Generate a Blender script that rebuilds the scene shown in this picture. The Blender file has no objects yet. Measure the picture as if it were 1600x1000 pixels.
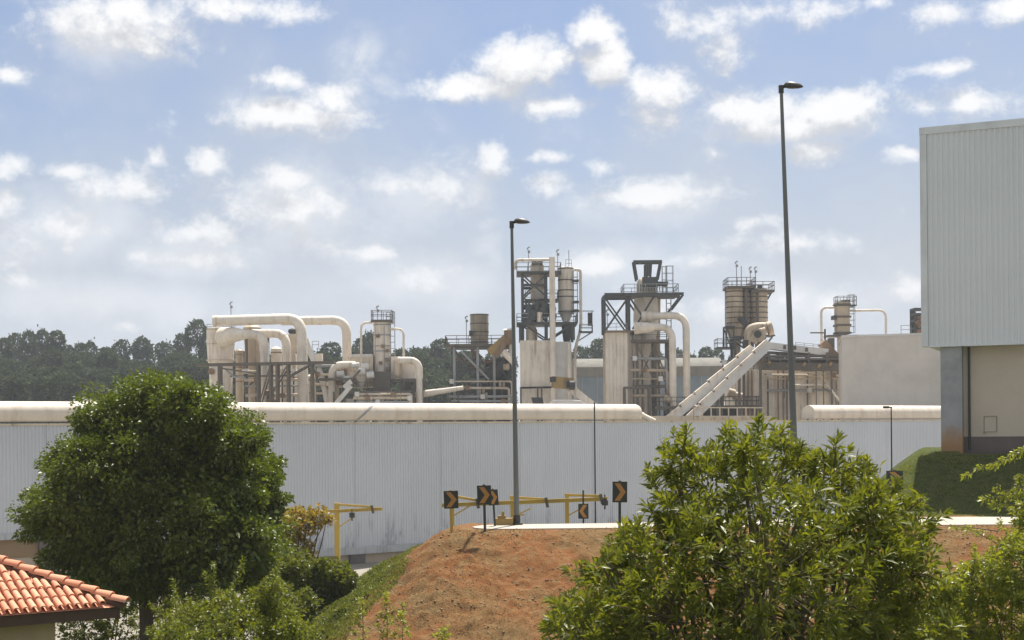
import bpy, math, random
import numpy as np
from mathutils import Vector, Matrix

R = math.radians
random.seed(7)
NP = np.random.default_rng(11)
SC = bpy.context.scene
COL = SC.collection

# ------------------------------------------------------------------ camera
F, VH, ROLL = 2222.0, 672.0, -0.009
cam_d = bpy.data.cameras.new('camera')
cam = bpy.data.objects.new('camera', cam_d)
COL.objects.link(cam)
cam.location = (0, 0, 0)
cam.rotation_mode = 'QUATERNION'
cam.rotation_quaternion = (Matrix.Rotation(R(90), 3, 'X') @ Matrix.Rotation(ROLL, 3, 'Z')).to_quaternion()
cam_d.sensor_width = 36.0
cam_d.lens = 36.0 * F / 1600.0
cam_d.shift_y = (VH - 500.0) / 1600.0
cam_d.clip_start = 0.1
cam_d.clip_end = 4000
SC.camera = cam
CR, SR = math.cos(ROLL), math.sin(ROLL)


def P(u, v, Y):
    a, b = (u - 800.0) / F, (VH - v) / F
    return Vector(((a * CR - b * SR) * Y, Y, (a * SR + b * CR) * Y))


# ------------------------------------------------------------------ light
SUN_EL, SUN_AZ = R(66), R(20.5)
sd = bpy.data.lights.new('sun', 'SUN')
sd.energy = 4.0
sd.angle = R(0.5)
sd.color = (1.0, 0.95, 0.87)
sun = bpy.data.objects.new('sun', sd)
COL.objects.link(sun)
to_sun = Vector((math.cos(SUN_EL) * math.sin(SUN_AZ), math.cos(SUN_EL) * math.cos(SUN_AZ), math.sin(SUN_EL)))
sun.rotation_mode = 'QUATERNION'
sun.rotation_quaternion = to_sun.to_track_quat('Z', 'Y')
sun.location = to_sun * 50

SC.view_settings.view_transform = 'Standard'
SC.view_settings.look = 'None'
SC.view_settings.exposure = 1.0
SC.view_settings.gamma = 1.0
SC.cycles.use_denoising = True
SC.cycles.max_bounces = 8
SC.cycles.volume_bounces = 1
SC.cycles.transparent_max_bounces = 8
SC.cycles.sample_clamp_indirect = 6.0

CLOUDS = [(185, 45, 115, 42, 1), (190, 15, 70, 25, .8), (385, 15, 85, 20, .9), (22, 120, 34, 12, .7), (465, 185, 120, 26, 1.05), (520, 160, 48, 28, .9),
 (430, 125, 42, 12, .55), (815, 105, 75, 48, 1.4), (760, 140, 110, 24, 1.2), (860, 165, 85, 17, 1), (925, 45, 38, 28, 1.15), (945, 98, 38, 36, 1.15),
 (1035, 140, 60, 36, 1.15), (1018, 185, 40, 28, .8), (1170, 178, 82, 32, 1.2), (1310, 175, 75, 34, 1.3), (1230, 200, 130, 20, 1.05), (1280, 235, 42, 20, .7),
 (1085, 35, 55, 20, .6), (1125, 80, 40, 28, .6), (1255, 20, 80, 24, .75), (1372, 4, 22, 14, .8), (1580, 12, 40, 20, .95), (1490, 18, 60, 16, .55),
 (1462, 108, 46, 12, .8), (1505, 165, 105, 24, .7), (1418, 240, 34, 14, 1.1), (770, 250, 30, 26, .8), (860, 245, 32, 8, .55), (940, 262, 26, 12, .7),
 (1000, 308, 125, 26, 1), (868, 290, 36, 18, .65), (1115, 240, 16, 10, .5), (1245, 380, 95, 18, .75), (1180, 345, 44, 10, .55), (590, 395, 38, 14, .9),
 (285, 405, 75, 14, .9), (310, 365, 62, 22, .75), (105, 358, 62, 24, .8), (12, 265, 30, 20, .8), (15, 310, 34, 26, .65), (200, 288, 62, 24, .65),
 (110, 268, 32, 10, .65), (245, 250, 14, 10, .5), (330, 255, 24, 18, .65), (368, 288, 38, 20, .55), (450, 278, 52, 24, .95), (470, 325, 95, 50, .6),
 (620, 285, 55, 25, .7), (690, 298, 55, 25, .65), (25, 440, 40, 12, .75), (640, 430, 48, 18, .55), (925, 410, 42, 20, .85), (1080, 410, 42, 10, .5),
 (1432, 450, 34, 20, .85), (1285, 480, 65, 25, .7), (200, 510, 24, 8, .5), (480, 380, 85, 22, .5), (60, 390, 70, 30, .45), (1060, 490, 60, 14, .4)]


def build_world():
    w = bpy.data.worlds.new('World')
    SC.world = w
    w.use_nodes = True
    nt = w.node_tree
    nt.nodes.clear()
    L = nt.links.new

    def N(t, **k):
        n = nt.nodes.new(t)
        for a, b in k.items():
            setattr(n, a, b)
        return n

    def M(op, a, b=None, c=None, clamp=False):
        n = N('ShaderNodeMath', operation=op, use_clamp=clamp)
        for i, x in enumerate((a, b, c)):
            if x is None:
                continue
            if hasattr(x, 'is_linked'):
                L(x, n.inputs[i])
            else:
                n.inputs[i].default_value = x
        return n.outputs[0]

    tc = N('ShaderNodeTexCoord')
    sep = N('ShaderNodeSeparateXYZ')
    L(tc.outputs['Generated'], sep.inputs[0])
    az = M('ARCTAN2', sep.outputs[0], sep.outputs[1])
    el = M('ARCSINE', sep.outputs[2])
    ang = N('ShaderNodeCombineXYZ')
    L(az, ang.inputs[0])
    L(el, ang.inputs[1])

    def vshift(dy):
        n = N('ShaderNodeVectorMath', operation='ADD')
        L(ang.outputs[0], n.inputs[0])
        n.inputs[1].default_value = (0.15 * dy, dy, 0)
        return n.outputs[0]

    def noise(vec, scale, detail, rough, off=0.0, dist=0.0):
        mp = N('ShaderNodeVectorMath', operation='MULTIPLY_ADD')
        L(vec, mp.inputs[0])
        mp.inputs[1].default_value = (1.0, 1.15, 1.0)
        mp.inputs[2].default_value = (off, off * .7, off * .3)
        n = N('ShaderNodeTexNoise')
        n.inputs['Scale'].default_value = scale
        n.inputs['Detail'].default_value = detail
        n.inputs['Roughness'].default_value = rough
        n.inputs['Distortion'].default_value = dist
        L(mp.outputs[0], n.inputs['Vector'])
        return n.outputs['Fac']

    def field(vec):
        best = None
        for (u, v, rx, ry, wt) in CLOUDS:
            a, b = (u - 800) / F, (VH - v) / F
            a, b = a * CR - b * SR, a * SR + b * CR
            ca = math.atan(a)
            ce = math.atan(b * math.cos(ca))
            sx, sy = F / (rx * 1.12), F / (ry * 1.2)
            m = N('ShaderNodeVectorMath', operation='MULTIPLY_ADD')
            L(vec, m.inputs[0])
            m.inputs[1].default_value = (sx, sy, 0)
            m.inputs[2].default_value = (-ca * sx, -ce * sy, 0)
            ln = N('ShaderNodeVectorMath', operation='LENGTH')
            L(m.outputs[0], ln.inputs[0])
            f = M('MULTIPLY_ADD', ln.outputs['Value'], -wt, wt)
            best = f if best is None else M('MAXIMUM', best, f)
        return M('MAXIMUM', best, -0.55)

    def density(vec):
        f = field(vec)
        n1 = noise(vec, 36.0, 10.0, 0.64, 3.1, 0.12)
        n2 = noise(vec, 9.0, 4.0, 0.55, 7.7)
        # unseen clouds outside the view, made denser to brighten shaded fronts
        far = M('GREATER_THAN', M('ABSOLUTE', az), 0.42)
        d = M('MULTIPLY_ADD', M('SUBTRACT', n1, 0.5), 2.7, f)
        d = M('MULTIPLY_ADD', M('SUBTRACT', n2, 0.5), 0.7, d)
        d2 = M('MULTIPLY_ADD', M('SUBTRACT', n2, 0.40), 3.2, M('MULTIPLY', M('SUBTRACT', n1, 0.5), 2.0))
        mx = N('ShaderNodeMix', data_type='FLOAT')
        L(far, mx.inputs[0])
        L(d, mx.inputs[2])
        L(d2, mx.inputs[3])
        return mx.outputs[0]

    v0 = ang.outputs[0]
    d0 = density(v0)
    d1 = density(vshift(0.017))
    mr = N('ShaderNodeMapRange', interpolation_type='SMOOTHSTEP')
    L(d0, mr.inputs[0])
    mr.inputs[1].default_value = -0.20
    mr.inputs[2].default_value = 0.80
    # thin milky veil, stronger low down
    veil = noise(v0, 6.0, 5.0, 0.6, 1.3)
    vr = N('ShaderNodeMapRange')
    L(veil, vr.inputs[0])
    vr.inputs[1].default_value = 0.35
    vr.inputs[2].default_value = 0.8
    vr.inputs[3].default_value = 0.0
    vr.inputs[4].default_value = 0.52
    # faint drifting smoke among the clouds
    best = None
    for (u, v, rx, ry) in ((770, 430, 22, 70), (757, 360, 34, 60), (735, 310, 46, 50), (700, 255, 52, 50), (660, 205, 60, 48), (600, 150, 62, 60), (560, 90, 60, 60)):
        a, b = (u - 800) / F, (VH - v) / F
        a, b = a * CR - b * SR, a * SR + b * CR
        ca = math.atan(a)
        ce = math.atan(b * math.cos(ca))
        mm = N('ShaderNodeVectorMath', operation='MULTIPLY_ADD')
        L(v0, mm.inputs[0])
        mm.inputs[1].default_value = (F / rx, F / ry, 0)
        mm.inputs[2].default_value = (-ca * F / rx, -ce * F / ry, 0)
        ln = N('ShaderNodeVectorMath', operation='LENGTH')
        L(mm.outputs[0], ln.inputs[0])
        f = M('SUBTRACT', 1.0, ln.outputs['Value'], clamp=True)
        best = f if best is None else M('MAXIMUM', best, f)
    wn = N('ShaderNodeMapRange', interpolation_type='SMOOTHSTEP')
    L(noise(v0, 26.0, 7.0, .62, 5.5, .3), wn.inputs[0])
    wn.inputs[1].default_value, wn.inputs[2].default_value = 0.40, 0.70
    wisp = M('MULTIPLY', M('MULTIPLY', best, wn.outputs[0]), 0.9)
    # broad soft banks low in the sky
    best = None
    for (u, v, rx, ry) in ((470, 330, 210, 95), (110, 350, 180, 95), (640, 305, 150, 70), (300, 400, 190, 60), (640, 440, 240, 60), (1000, 420, 280, 60),
                           (1230, 470, 240, 60), (160, 470, 300, 60), (1010, 320, 190, 50), (1250, 190, 210, 60), (180, 55, 150, 70)):
        a, b = (u - 800) / F, (VH - v) / F
        a, b = a * CR - b * SR, a * SR + b * CR
        ca = math.atan(a)
        ce = math.atan(b * math.cos(ca))
        mm = N('ShaderNodeVectorMath', operation='MULTIPLY_ADD')
        L(v0, mm.inputs[0])
        mm.inputs[1].default_value = (F / rx, F / ry, 0)
        mm.inputs[2].default_value = (-ca * F / rx, -ce * F / ry, 0)
        ln = N('ShaderNodeVectorMath', operation='LENGTH')
        L(mm.outputs[0], ln.inputs[0])
        f = M('SUBTRACT', 1.0, ln.outputs['Value'], clamp=True)
        best = f if best is None else M('MAXIMUM', best, f)
    bn = N('ShaderNodeMapRange', interpolation_type='SMOOTHSTEP')
    L(M('ADD', noise(v0, 17.0, 9.0, .62, 2.2, .2), M('MULTIPLY', best, 0.45)), bn.inputs[0])
    bn.inputs[1].default_value, bn.inputs[2].default_value = 0.52, 0.98
    bank = M('MULTIPLY', bn.outputs[0], 0.58)
    wisp = M('MAXIMUM', wisp, bank)
    # sky
    sky = N('ShaderNodeTexSky', sky_type='NISHITA')
    sky.sun_disc = False
    sky.sun_elevation = SUN_EL
    sky.sun_rotation = SUN_AZ
    sky.air_density = 1.0
    sky.dust_density = 2.0
    sky.ozone_density = 2.0
    tint = N('ShaderNodeMix', data_type='RGBA', blend_type='MULTIPLY')
    tint.inputs[0].default_value = 1.0
    L(sky.outputs[0], tint.inputs[6])
    tint.inputs[7].default_value = SKY_TINT
    # horizon haze factor
    hz = N('ShaderNodeMapRange', interpolation_type='SMOOTHSTEP')
    L(el, hz.inputs[0])
    hz.inputs[1].default_value = -0.05
    hz.inputs[2].default_value = 0.34
    hz.inputs[3].default_value = 0.88
    hz.inputs[4].default_value = 0.16
    hm = N('ShaderNodeMix', data_type='RGBA')
    L(M('ADD', hz.outputs[0], vr.outputs[0], clamp=True), hm.inputs[0])
    L(tint.outputs[2], hm.inputs[6])
    hm.inputs[7].default_value = HAZE_COL
    # cloud colour: bright tops, pale grey undersides
    sh = M('SUBTRACT', d1, d0)
    shr = N('ShaderNodeMapRange', interpolation_type='SMOOTHSTEP')
    L(sh, shr.inputs[0])
    shr.inputs[1].default_value = -0.75
    shr.inputs[2].default_value = 0.55
    cc = N('ShaderNodeMix', data_type='RGBA')
    L(shr.outputs[0], cc.inputs[0])
    cc.inputs[6].default_value = CLOUD_LIT
    cc.inputs[7].default_value = CLOUD_DIM
    fin = N('ShaderNodeMix', data_type='RGBA')
    cl = N('ShaderNodeMapRange')
    L(el, cl.inputs[0])
    cl.inputs[1].default_value = 0.02
    cl.inputs[2].default_value = 0.24
    cl.inputs[3].default_value = 0.50
    cl.inputs[4].default_value = 0.97
    L(M('MULTIPLY', mr.outputs[0], cl.outputs[0]), fin.inputs[0])
    sm = N('ShaderNodeMix', data_type='RGBA')
    L(wisp, sm.inputs[0])
    L(hm.outputs[2], sm.inputs[6])
    sm.inputs[7].default_value = (4.15, 4.28, 4.5, 1)
    L(sm.outputs[2], fin.inputs[6])
    L(cc.outputs[2], fin.inputs[7])
    bg = N('ShaderNodeBackground')
    bg.inputs['Strength'].default_value = 0.10
    L(fin.outputs[2], bg.inputs['Color'])
    out = N('ShaderNodeOutputWorld')
    L(bg.outputs[0], out.inputs['Surface'])


SKY_TINT = (0.40, 0.475, 0.585, 1)
HAZE_COL = (2.85, 3.06, 3.42, 1)
CLOUD_LIT = (5.05, 5.02, 5.0, 1)
CLOUD_DIM = (3.05, 3.12, 3.3, 1)
build_world()


# ------------------------------------------------------------------ materials
def new_mat(name):
    m = bpy.data.materials.new(name)
    m.use_nodes = True
    nt = m.node_tree
    b = nt.nodes['Principled BSDF']
    return m, nt, b


def lnk(nt, a, b):
    nt.links.new(a, b)


def tex_noise(nt, scale, detail=5, rough=.55, stretch=(1, 1, 1), coord='Object', off=(0, 0, 0)):
    tc = nt.nodes.new('ShaderNodeTexCoord')
    mp = nt.nodes.new('ShaderNodeMapping')
    mp.inputs['Scale'].default_value = stretch
    mp.inputs['Location'].default_value = off
    lnk(nt, tc.outputs[coord], mp.inputs[0])
    n = nt.nodes.new('ShaderNodeTexNoise')
    n.inputs['Scale'].default_value = scale
    n.inputs['Detail'].default_value = detail
    n.inputs['Roughness'].default_value = rough
    lnk(nt, mp.outputs[0], n.inputs['Vector'])
    return n.outputs['Fac']


def ramp(nt, fac, lo, hi, a=0.0, b=1.0):
    r = nt.nodes.new('ShaderNodeMapRange')
    r.interpolation_type = 'SMOOTHSTEP'
    lnk(nt, fac, r.inputs[0])
    r.inputs[1].default_value, r.inputs[2].default_value = lo, hi
    r.inputs[3].default_value, r.inputs[4].default_value = a, b
    return r.outputs[0]


def mix(nt, fac, a, b):
    m = nt.nodes.new('ShaderNodeMix')
    m.data_type = 'RGBA'
    for s, x in ((0, fac), (6, a), (7, b)):
        if hasattr(x, 'is_linked'):
            lnk(nt, x, m.inputs[s])
        elif s == 0:
            m.inputs[0].default_value = x
        else:
            m.inputs[s].default_value = (*x, 1)
    return m.outputs[2]


def bump(nt, b, fac, strength=.3, dist=.02):
    n = nt.nodes.new('ShaderNodeBump')
    n.inputs['Strength'].default_value = strength
    n.inputs['Distance'].default_value = dist
    lnk(nt, fac, n.inputs['Height'])
    lnk(nt, n.outputs[0], b.inputs['Normal'])


def painted(name, base, dirt, streak=.5, rough=.6, scale=1.0, metal=0.0, patch=.65):
    """painted / bare metal with blotches and vertical run-off streaks"""
    m, nt, b = new_mat(name)
    st = tex_noise(nt, 1.6 * scale, 6, .65, (1, 1, .12))
    bl = tex_noise(nt, .7 * scale, 6, .6, off=(5, 2, 1))
    fine = tex_noise(nt, 9 * scale, 4, .6)
    c = mix(nt, ramp(nt, bl, .35, .75, 0, patch), base, tuple(x * .72 for x in base))
    c = mix(nt, ramp(nt, st, .50, .74, 0, streak), c, dirt)
    c = mix(nt, ramp(nt, fine, .55, .8, 0, .25), c, dirt)
    lnk(nt, c, b.inputs['Base Color'])
    b.inputs['Roughness'].default_value = rough
    b.inputs['Metallic'].default_value = metal
    return m


MAT = {}
MAT['cream'] = painted('cream_paint', (.755, .675, .565), (.34, .24, .15), .75)
MAT['cream_dirty'] = painted('weathered_cream_paint', (.60, .505, .38), (.20, .13, .07), .9)
MAT['tan'] = painted('sooty_tan_paint', (.46, .37, .26), (.15, .095, .055), .9)
MAT['white_dirty'] = painted('chalky_white_paint', (.66, .64, .60), (.42, .33, .24), .5)
MAT['tube'] = painted('cream_roof_skin', (.70, .615, .51), (.46, .32, .21), .5, .6)
MAT['steel'] = painted('dark_grey_steel', (.045, .050, .046), (.085, .062, .04), .6, .6)
MAT['steel_rust'] = painted('rusty_steel', (.115, .096, .072), (.085, .050, .027), .8, .7)
MAT['steel_pale'] = painted('galvanised_steel', (.30, .31, .31), (.2, .15, .1), .4, .5)
MAT['rust'] = painted('rusted_plate', (.25, .16, .09), (.09, .05, .03), .9, .8)
MAT['ochre'] = painted('worn_ochre_paint', (.33, .215, .065), (.12, .075, .03), .8, .6)
MAT['bluegrey'] = painted('blue_grey_cladding', (.17, .215, .25), (.16, .18, .19), .4, .5)
MAT['dome'] = painted('pale_roof_sheet', (.20, .19, .165), (.13, .10, .07), .6, .95)
MAT['grey_wall'] = None
MAT['stack'] = painted('brown_stack_plate', (.29, .24, .16), (.12, .09, .06), .8, .6)
MAT['white_block'] = painted('pale_grey_render', (.62, .565, .495), (.42, .36, .30), .35, .8, .4)
MAT['pole'] = painted('grey_lamp_pole', (.15, .158, .152), (.10, .09, .08), .5, .5)
MAT['lamphead'] = painted('dark_lamp_housing', (.05, .045, .035), (.03, .03, .02), .5, .5)
MAT['sign_back'] = painted('black_sign_face', (.022, .028, .020), (.05, .05, .04), .4, .6)
MAT['sign_arrow'] = painted('faded_orange_sheeting', (.42, .205, .045), (.28, .14, .035), .4, .6, 3)
MAT['post_dark'] = painted('dark_post_paint', (.035, .042, .036), (.06, .045, .03), .5, .6)
MAT['yellow'] = painted('yellow_steel_paint', (.50, .345, .06), (.28, .16, .05), .6, .5)
MAT['hoist'] = painted('black_hoist_paint', (.03, .03, .03), (.06, .05, .04), .5, .6)
MAT['concrete_road'] = painted('sunbleached_concrete', (.43, .385, .32), (.33, .25, .17), .4, .9, .8)
MAT['fascia_wood'] = painted('dark_brown_wood', (.085, .048, .03), (.05, .03, .02), .5, .7, 2)
MAT['house_wall'] = painted('beige_render', (.60, .465, .325), (.40, .30, .2), .3, .9, .8)
MAT['plinth'] = painted('beige_plinth', (.50, .42, .33), (.3, .22, .15), .5, .9, .6)
MAT['plinth_brown'] = painted('ochre_band', (.30, .21, .12), (.2, .13, .08), .5, .9, .6)
MAT['pilaster'] = painted('brown_grey_pilaster', (.16, .145, .135), (.1, .08, .06), .5, .9)
MAT['base_brown'] = painted('brown_base_band', (.135, .11, .10), (.25, .19, .16), .4, .9)
MAT['lower_wall'] = painted('beige_lower_wall', (.53, .465, .375), (.36, .29, .2), .25, .9, .5)
MAT['hatch'] = painted('hatch_line', (.31, .28, .23), (.2, .14, .1), .4, .8)
MAT['bark'] = painted('tree_bark', (.075, .058, .042), (.04, .03, .02), .5, .95, 4)
MAT['twig'] = painted('shrub_twig', (.13, .105, .06), (.07, .05, .03), .5, .9, 6)
MAT['lens'] = painted('lamp_glass', (.42, .41, .36), (.3, .28, .22), .3, .2)
MAT['soot'] = painted('black_machinery', (.035, .034, .033), (.07, .05, .035), .6, .7)


def clad(name, base, stain, zlo=None):
    m, nt, b = new_mat(name)
    st = tex_noise(nt, 1.1, 6, .65, (1, 1, .06))
    bl = tex_noise(nt, .16, 6, .6, off=(3, 1, 0))
    c = mix(nt, ramp(nt, bl, .3, .75, 0, .5), base, tuple(x * .82 for x in base))
    c = mix(nt, ramp(nt, st, .48, .75, 0, .25), c, tuple(x * 1.10 for x in base))
    st2 = tex_noise(nt, 2.3, 7, .7, (1, 1, .035), off=(7, 7, 1))
    c = mix(nt, ramp(nt, st2, .56, .72, 0, .16), c, tuple(x * .66 for x in base))
    if zlo is not None:
        tc = nt.nodes.new('ShaderNodeTexCoord')
        sp = nt.nodes.new('ShaderNodeSeparateXYZ')
        lnk(nt, tc.outputs['Object'], sp.inputs[0])
        low = ramp(nt, sp.outputs[2], zlo, zlo + 3.4, 1, 0)
        sc = tex_noise(nt, 1.5, 8, .72, (1, 1, .25), off=(9, 3, 4))
        mu = nt.nodes.new('ShaderNodeMath')
        mu.operation = 'MULTIPLY'
        lnk(nt, low, mu.inputs[0])
        lnk(nt, ramp(nt, sc, .50, .66, 0, .9), mu.inputs[1])
        c = mix(nt, mu.outputs[0], c, stain)
    lnk(nt, c, b.inputs['Base Color'])
    b.inputs['Roughness'].default_value = .55
    return m


MAT['grey_wall'] = clad('grey_corrugated_sheet', (.55, .575, .615), (.20, .23, .28), 0.9)
MAT['flash'] = painted('grey_flashing', (.46, .48, .50), (.15, .16, .17), .9, .55, 1.5)
MAT['big_clad'] = clad('light_grey_cladding', (.68, .71, .725), (.3, .3, .3))
MAT['big_trim'] = painted('grey_trim', (.68, .71, .72), (.36, .36, .35), .3, .5)

# concrete column with an orange soil splash
m, nt, b = new_mat('soil_splashed_concrete')
tc = nt.nodes.new('ShaderNodeTexCoord')
sp = nt.nodes.new('ShaderNodeSeparateXYZ')
lnk(nt, tc.outputs['Object'], sp.inputs[0])
nn = tex_noise(nt, 2.2, 5, .6)
ad = nt.nodes.new('ShaderNodeMath')
ad.operation = 'MULTIPLY_ADD'
lnk(nt, nn, ad.inputs[0])
ad.inputs[1].default_value = -1.2
lnk(nt, sp.outputs[2], ad.inputs[2])
bl = tex_noise(nt, 1.3, 6, .6, off=(2, 2, 2))
c = mix(nt, ramp(nt, bl, .3, .7), (.34, .35, .355), (.25, .262, .27))
c = mix(nt, ramp(nt, ad.outputs[0], -.15, .95, .95, 0), c, (.36, .20, .085))
lnk(nt, c, b.inputs['Base Color'])
b.inputs['Roughness'].default_value = .9
MAT['column'] = m


def leaf_mat(name, c1, c2, trans=.35, rough=.35, spec=.5):
    m, nt, b = new_mat(name)
    g = nt.nodes.new('ShaderNodeNewGeometry')
    c = mix(nt, g.outputs['Random Per Island'], c1, c2)
    lnk(nt, c, b.inputs['Base Color'])
    b.inputs['Roughness'].default_value = rough
    b.inputs['Specular IOR Level'].default_value = spec
    t = nt.nodes.new('ShaderNodeBsdfTranslucent')
    h = nt.nodes.new('ShaderNodeHueSaturation')
    h.inputs['Saturation'].default_value = 1.15
    h.inputs['Hue'].default_value = .492
    h.inputs['Value'].default_value = 1.5
    lnk(nt, c, h.inputs['Color'])
    lnk(nt, h.outputs[0], t.inputs[0])
    s = nt.nodes.new('ShaderNodeMixShader')
    s.inputs[0].default_value = trans
    lnk(nt, b.outputs[0], s.inputs[1])
    lnk(nt, t.outputs[0], s.inputs[2])
    lnk(nt, s.outputs[0], nt.nodes['Material Output'].inputs['Surface'])
    return m


MAT['leaf_tree'] = leaf_mat('dark_tree_leaf', (.066, .096, .015), (.140, .175, .028), .32, .40, .35)
MAT['leaf_bush'] = leaf_mat('lance_leaf', (.100, .125, .02), (.225, .235, .042), .34, .42, .3)
MAT['leaf_light'] = leaf_mat('light_green_leaf', (.19, .225, .036), (.31, .32, .06), .40, .4)
MAT['leaf_fern'] = leaf_mat('fern_green_leaf', (.115, .145, .024), (.22, .235, .042), .34, .42, .3)
MAT['straw'] = leaf_mat('dry_straw', (.20, .15, .07), (.34, .26, .13), .2, .8, .1)
MAT['leaf_mid'] = leaf_mat('mid_green_leaf', (.095, .12, .02), (.165, .18, .034), .35, .4)
MAT['leaf_autumn'] = leaf_mat('yellowing_leaf', (.20, .20, .035), (.38, .25, .07), .4, .5)
MAT['leaf_gum'] = leaf_mat('grey_green_gum_leaf', (.036, .052, .026), (.066, .086, .040), .25, .8, .1)
MAT['grass'] = leaf_mat('grass_blade', (.11, .135, .028), (.20, .21, .055), .4, .6)


# ------------------------------------------------------------------ mesh helpers
ORG = {}


def link_mesh(name, me, mat, loc=(0, 0, 0), parent=None):
    o = bpy.data.objects.new(name, me)
    COL.objects.link(o)
    if mat is not None:
        me.materials.append(MAT[mat] if isinstance(mat, str) else mat)
    if parent is not None:
        o.parent = parent
        ORG[o.name] = ORG[parent.name]
    else:
        o.location = loc
        ORG[o.name] = Vector(loc)
    return o


def tag(o, label=None, cat=None, group=None, kind=None):
    for k, v in (('label', label), ('category', cat), ('group', group), ('kind', kind)):
        if v:
            o[k] = v
    return o


def thing(name, label, cat, loc, group=None):
    o = bpy.data.objects.new(name, None)
    o.empty_display_size = .3
    COL.objects.link(o)
    o.location = loc
    ORG[o.name] = Vector(loc)
    return tag(o, label, cat, group)


SPLIT = {'brace', 'motor', 'valve', 'leg', 'strut', 'pump', 'fitting', 'roller_box', 'flange_box', 'chute', 'machine', 'base_tank', 'recess_shade', 'pipe', 'post', 'elbow', 'bracket', 'machinery', 'hopper', 'vent', 'silo', 'joint_cover'}


class MB:
    def __init__(self):
        self.v, self.f, self.g = [], [], []

    def pieces(self):
        out = []
        for i, (v0, f0) in enumerate(self.g):
            v1, f1 = self.g[i + 1] if i + 1 < len(self.g) else (len(self.v), len(self.f))
            m_ = MB()
            m_.v = self.v[v0:v1]
            m_.f = [tuple(k - v0 for k in f) for f in self.f[f0:f1]]
            m_.g = [(0, 0)]
            out.append(m_)
        return out

    def add(self, vs, fs):
        n = len(self.v)
        self.g.append((n, len(self.f)))
        self.v.extend([tuple(x) for x in vs])
        self.f.extend([tuple(i + n for i in f) for f in fs])
        return self

    def hexa(self, p):  # p: 8 pts bottom 4 ccw, top 4 ccw
        return self.add(p, [(3, 2, 1, 0), (4, 5, 6, 7), (0, 1, 5, 4), (1, 2, 6, 5), (2, 3, 7, 6), (3, 0, 4, 7)])

    def box(self, x0, x1, y0, y1, z0, z1):
        return self.hexa([(x0, y0, z0), (x1, y0, z0), (x1, y1, z0), (x0, y1, z0), (x0, y0, z1), (x1, y0, z1), (x1, y1, z1), (x0, y1, z1)])

    def beam(self, a, b, w, h=None, up=Vector((0, 0, 1))):
        a, b = Vector(a), Vector(b)
        h = h or w
        d = (b - a).normalized()
        if abs(d.dot(up)) > .98:
            up = Vector((0, 1, 0))
        s = d.cross(up).normalized() * (w / 2)
        t = s.cross(d).normalized() * (h / 2)
        c = [a - s - t, a + s - t, b + s - t, b - s - t, a - s + t, a + s + t, b + s + t, b - s + t]
        return self.hexa(c)

    def tube(self, pts, r, seg=12, caps=True):
        pts = [Vector(p) for p in pts]
        rs = r if isinstance(r, (list, tuple)) else [r] * len(pts)
        rings = []
        t0 = (pts[1] - pts[0]).normalized()
        n = t0.cross(Vector((0, 0, 1)))
        if n.length < .05:
            n = t0.cross(Vector((0, 1, 0)))
        n.normalize()
        for i, p in enumerate(pts):
            if i == 0:
                t = pts[1] - pts[0]
            elif i == len(pts) - 1:
                t = pts[-1] - pts[-2]
            else:
                t = (pts[i] - pts[i - 1]).normalized() + (pts[i + 1] - pts[i]).normalized()
            t.normalize()
            n = (n - t * n.dot(t)).normalized()
            bq = t.cross(n)
            rings.append([p + (n * math.cos(2 * math.pi * k / seg) + bq * math.sin(2 * math.pi * k / seg)) * rs[i] for k in range(seg)])
        vs = [q for rg in rings for q in rg]
        fs = []
        for i in range(len(pts) - 1):
            for k in range(seg):
                k2 = (k + 1) % seg
                fs.append((i * seg + k, i * seg + k2, (i + 1) * seg + k2, (i + 1) * seg + k))
        if caps:
            fs.append(tuple(range(seg - 1, -1, -1)))
            fs.append(tuple((len(pts) - 1) * seg + k for k in range(seg)))
        return self.add(vs, fs)

    def lathe(self, cx, cy, prof, seg=24):  # prof: list of (r, z) bottom to top
        vs, fs = [], []
        for r, z in prof:
            for k in range(seg):
                a = 2 * math.pi * k / seg
                vs.append((cx + r * math.cos(a), cy + r * math.sin(a), z))
        for i in range(len(prof) - 1):
            for k in range(seg):
                k2 = (k + 1) % seg
                fs.append((i * seg + k, i * seg + k2, (i + 1) * seg + k2, (i + 1) * seg + k))
        fs.append(tuple(range(seg - 1, -1, -1)))
        fs.append(tuple((len(prof) - 1) * seg + k for k in range(seg)))
        return self.add(vs, fs)

    def build(self, name, mat, parent=None, loc=None, smooth=False):
        if parent is not None and name in SPLIT and len(self.g) > 1:
            return [m_.build(name, mat, parent, loc, smooth) for m_ in self.pieces()][0]
        o0 = ORG[parent.name] if parent is not None else Vector(loc if loc is not None else (0, 0, 0))
        me = bpy.data.meshes.new(name)
        me.from_pydata([(a - o0.x, b - o0.y, c - o0.z) for a, b, c in self.v], [], self.f)
        me.update()
        if smooth:
            me.polygons.foreach_set('use_smooth', [True] * len(me.polygons))
            try:
                me.set_sharp_from_angle(angle=R(40))
            except Exception:
                pass
        return link_mesh(name, me, mat, o0, parent)


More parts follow.
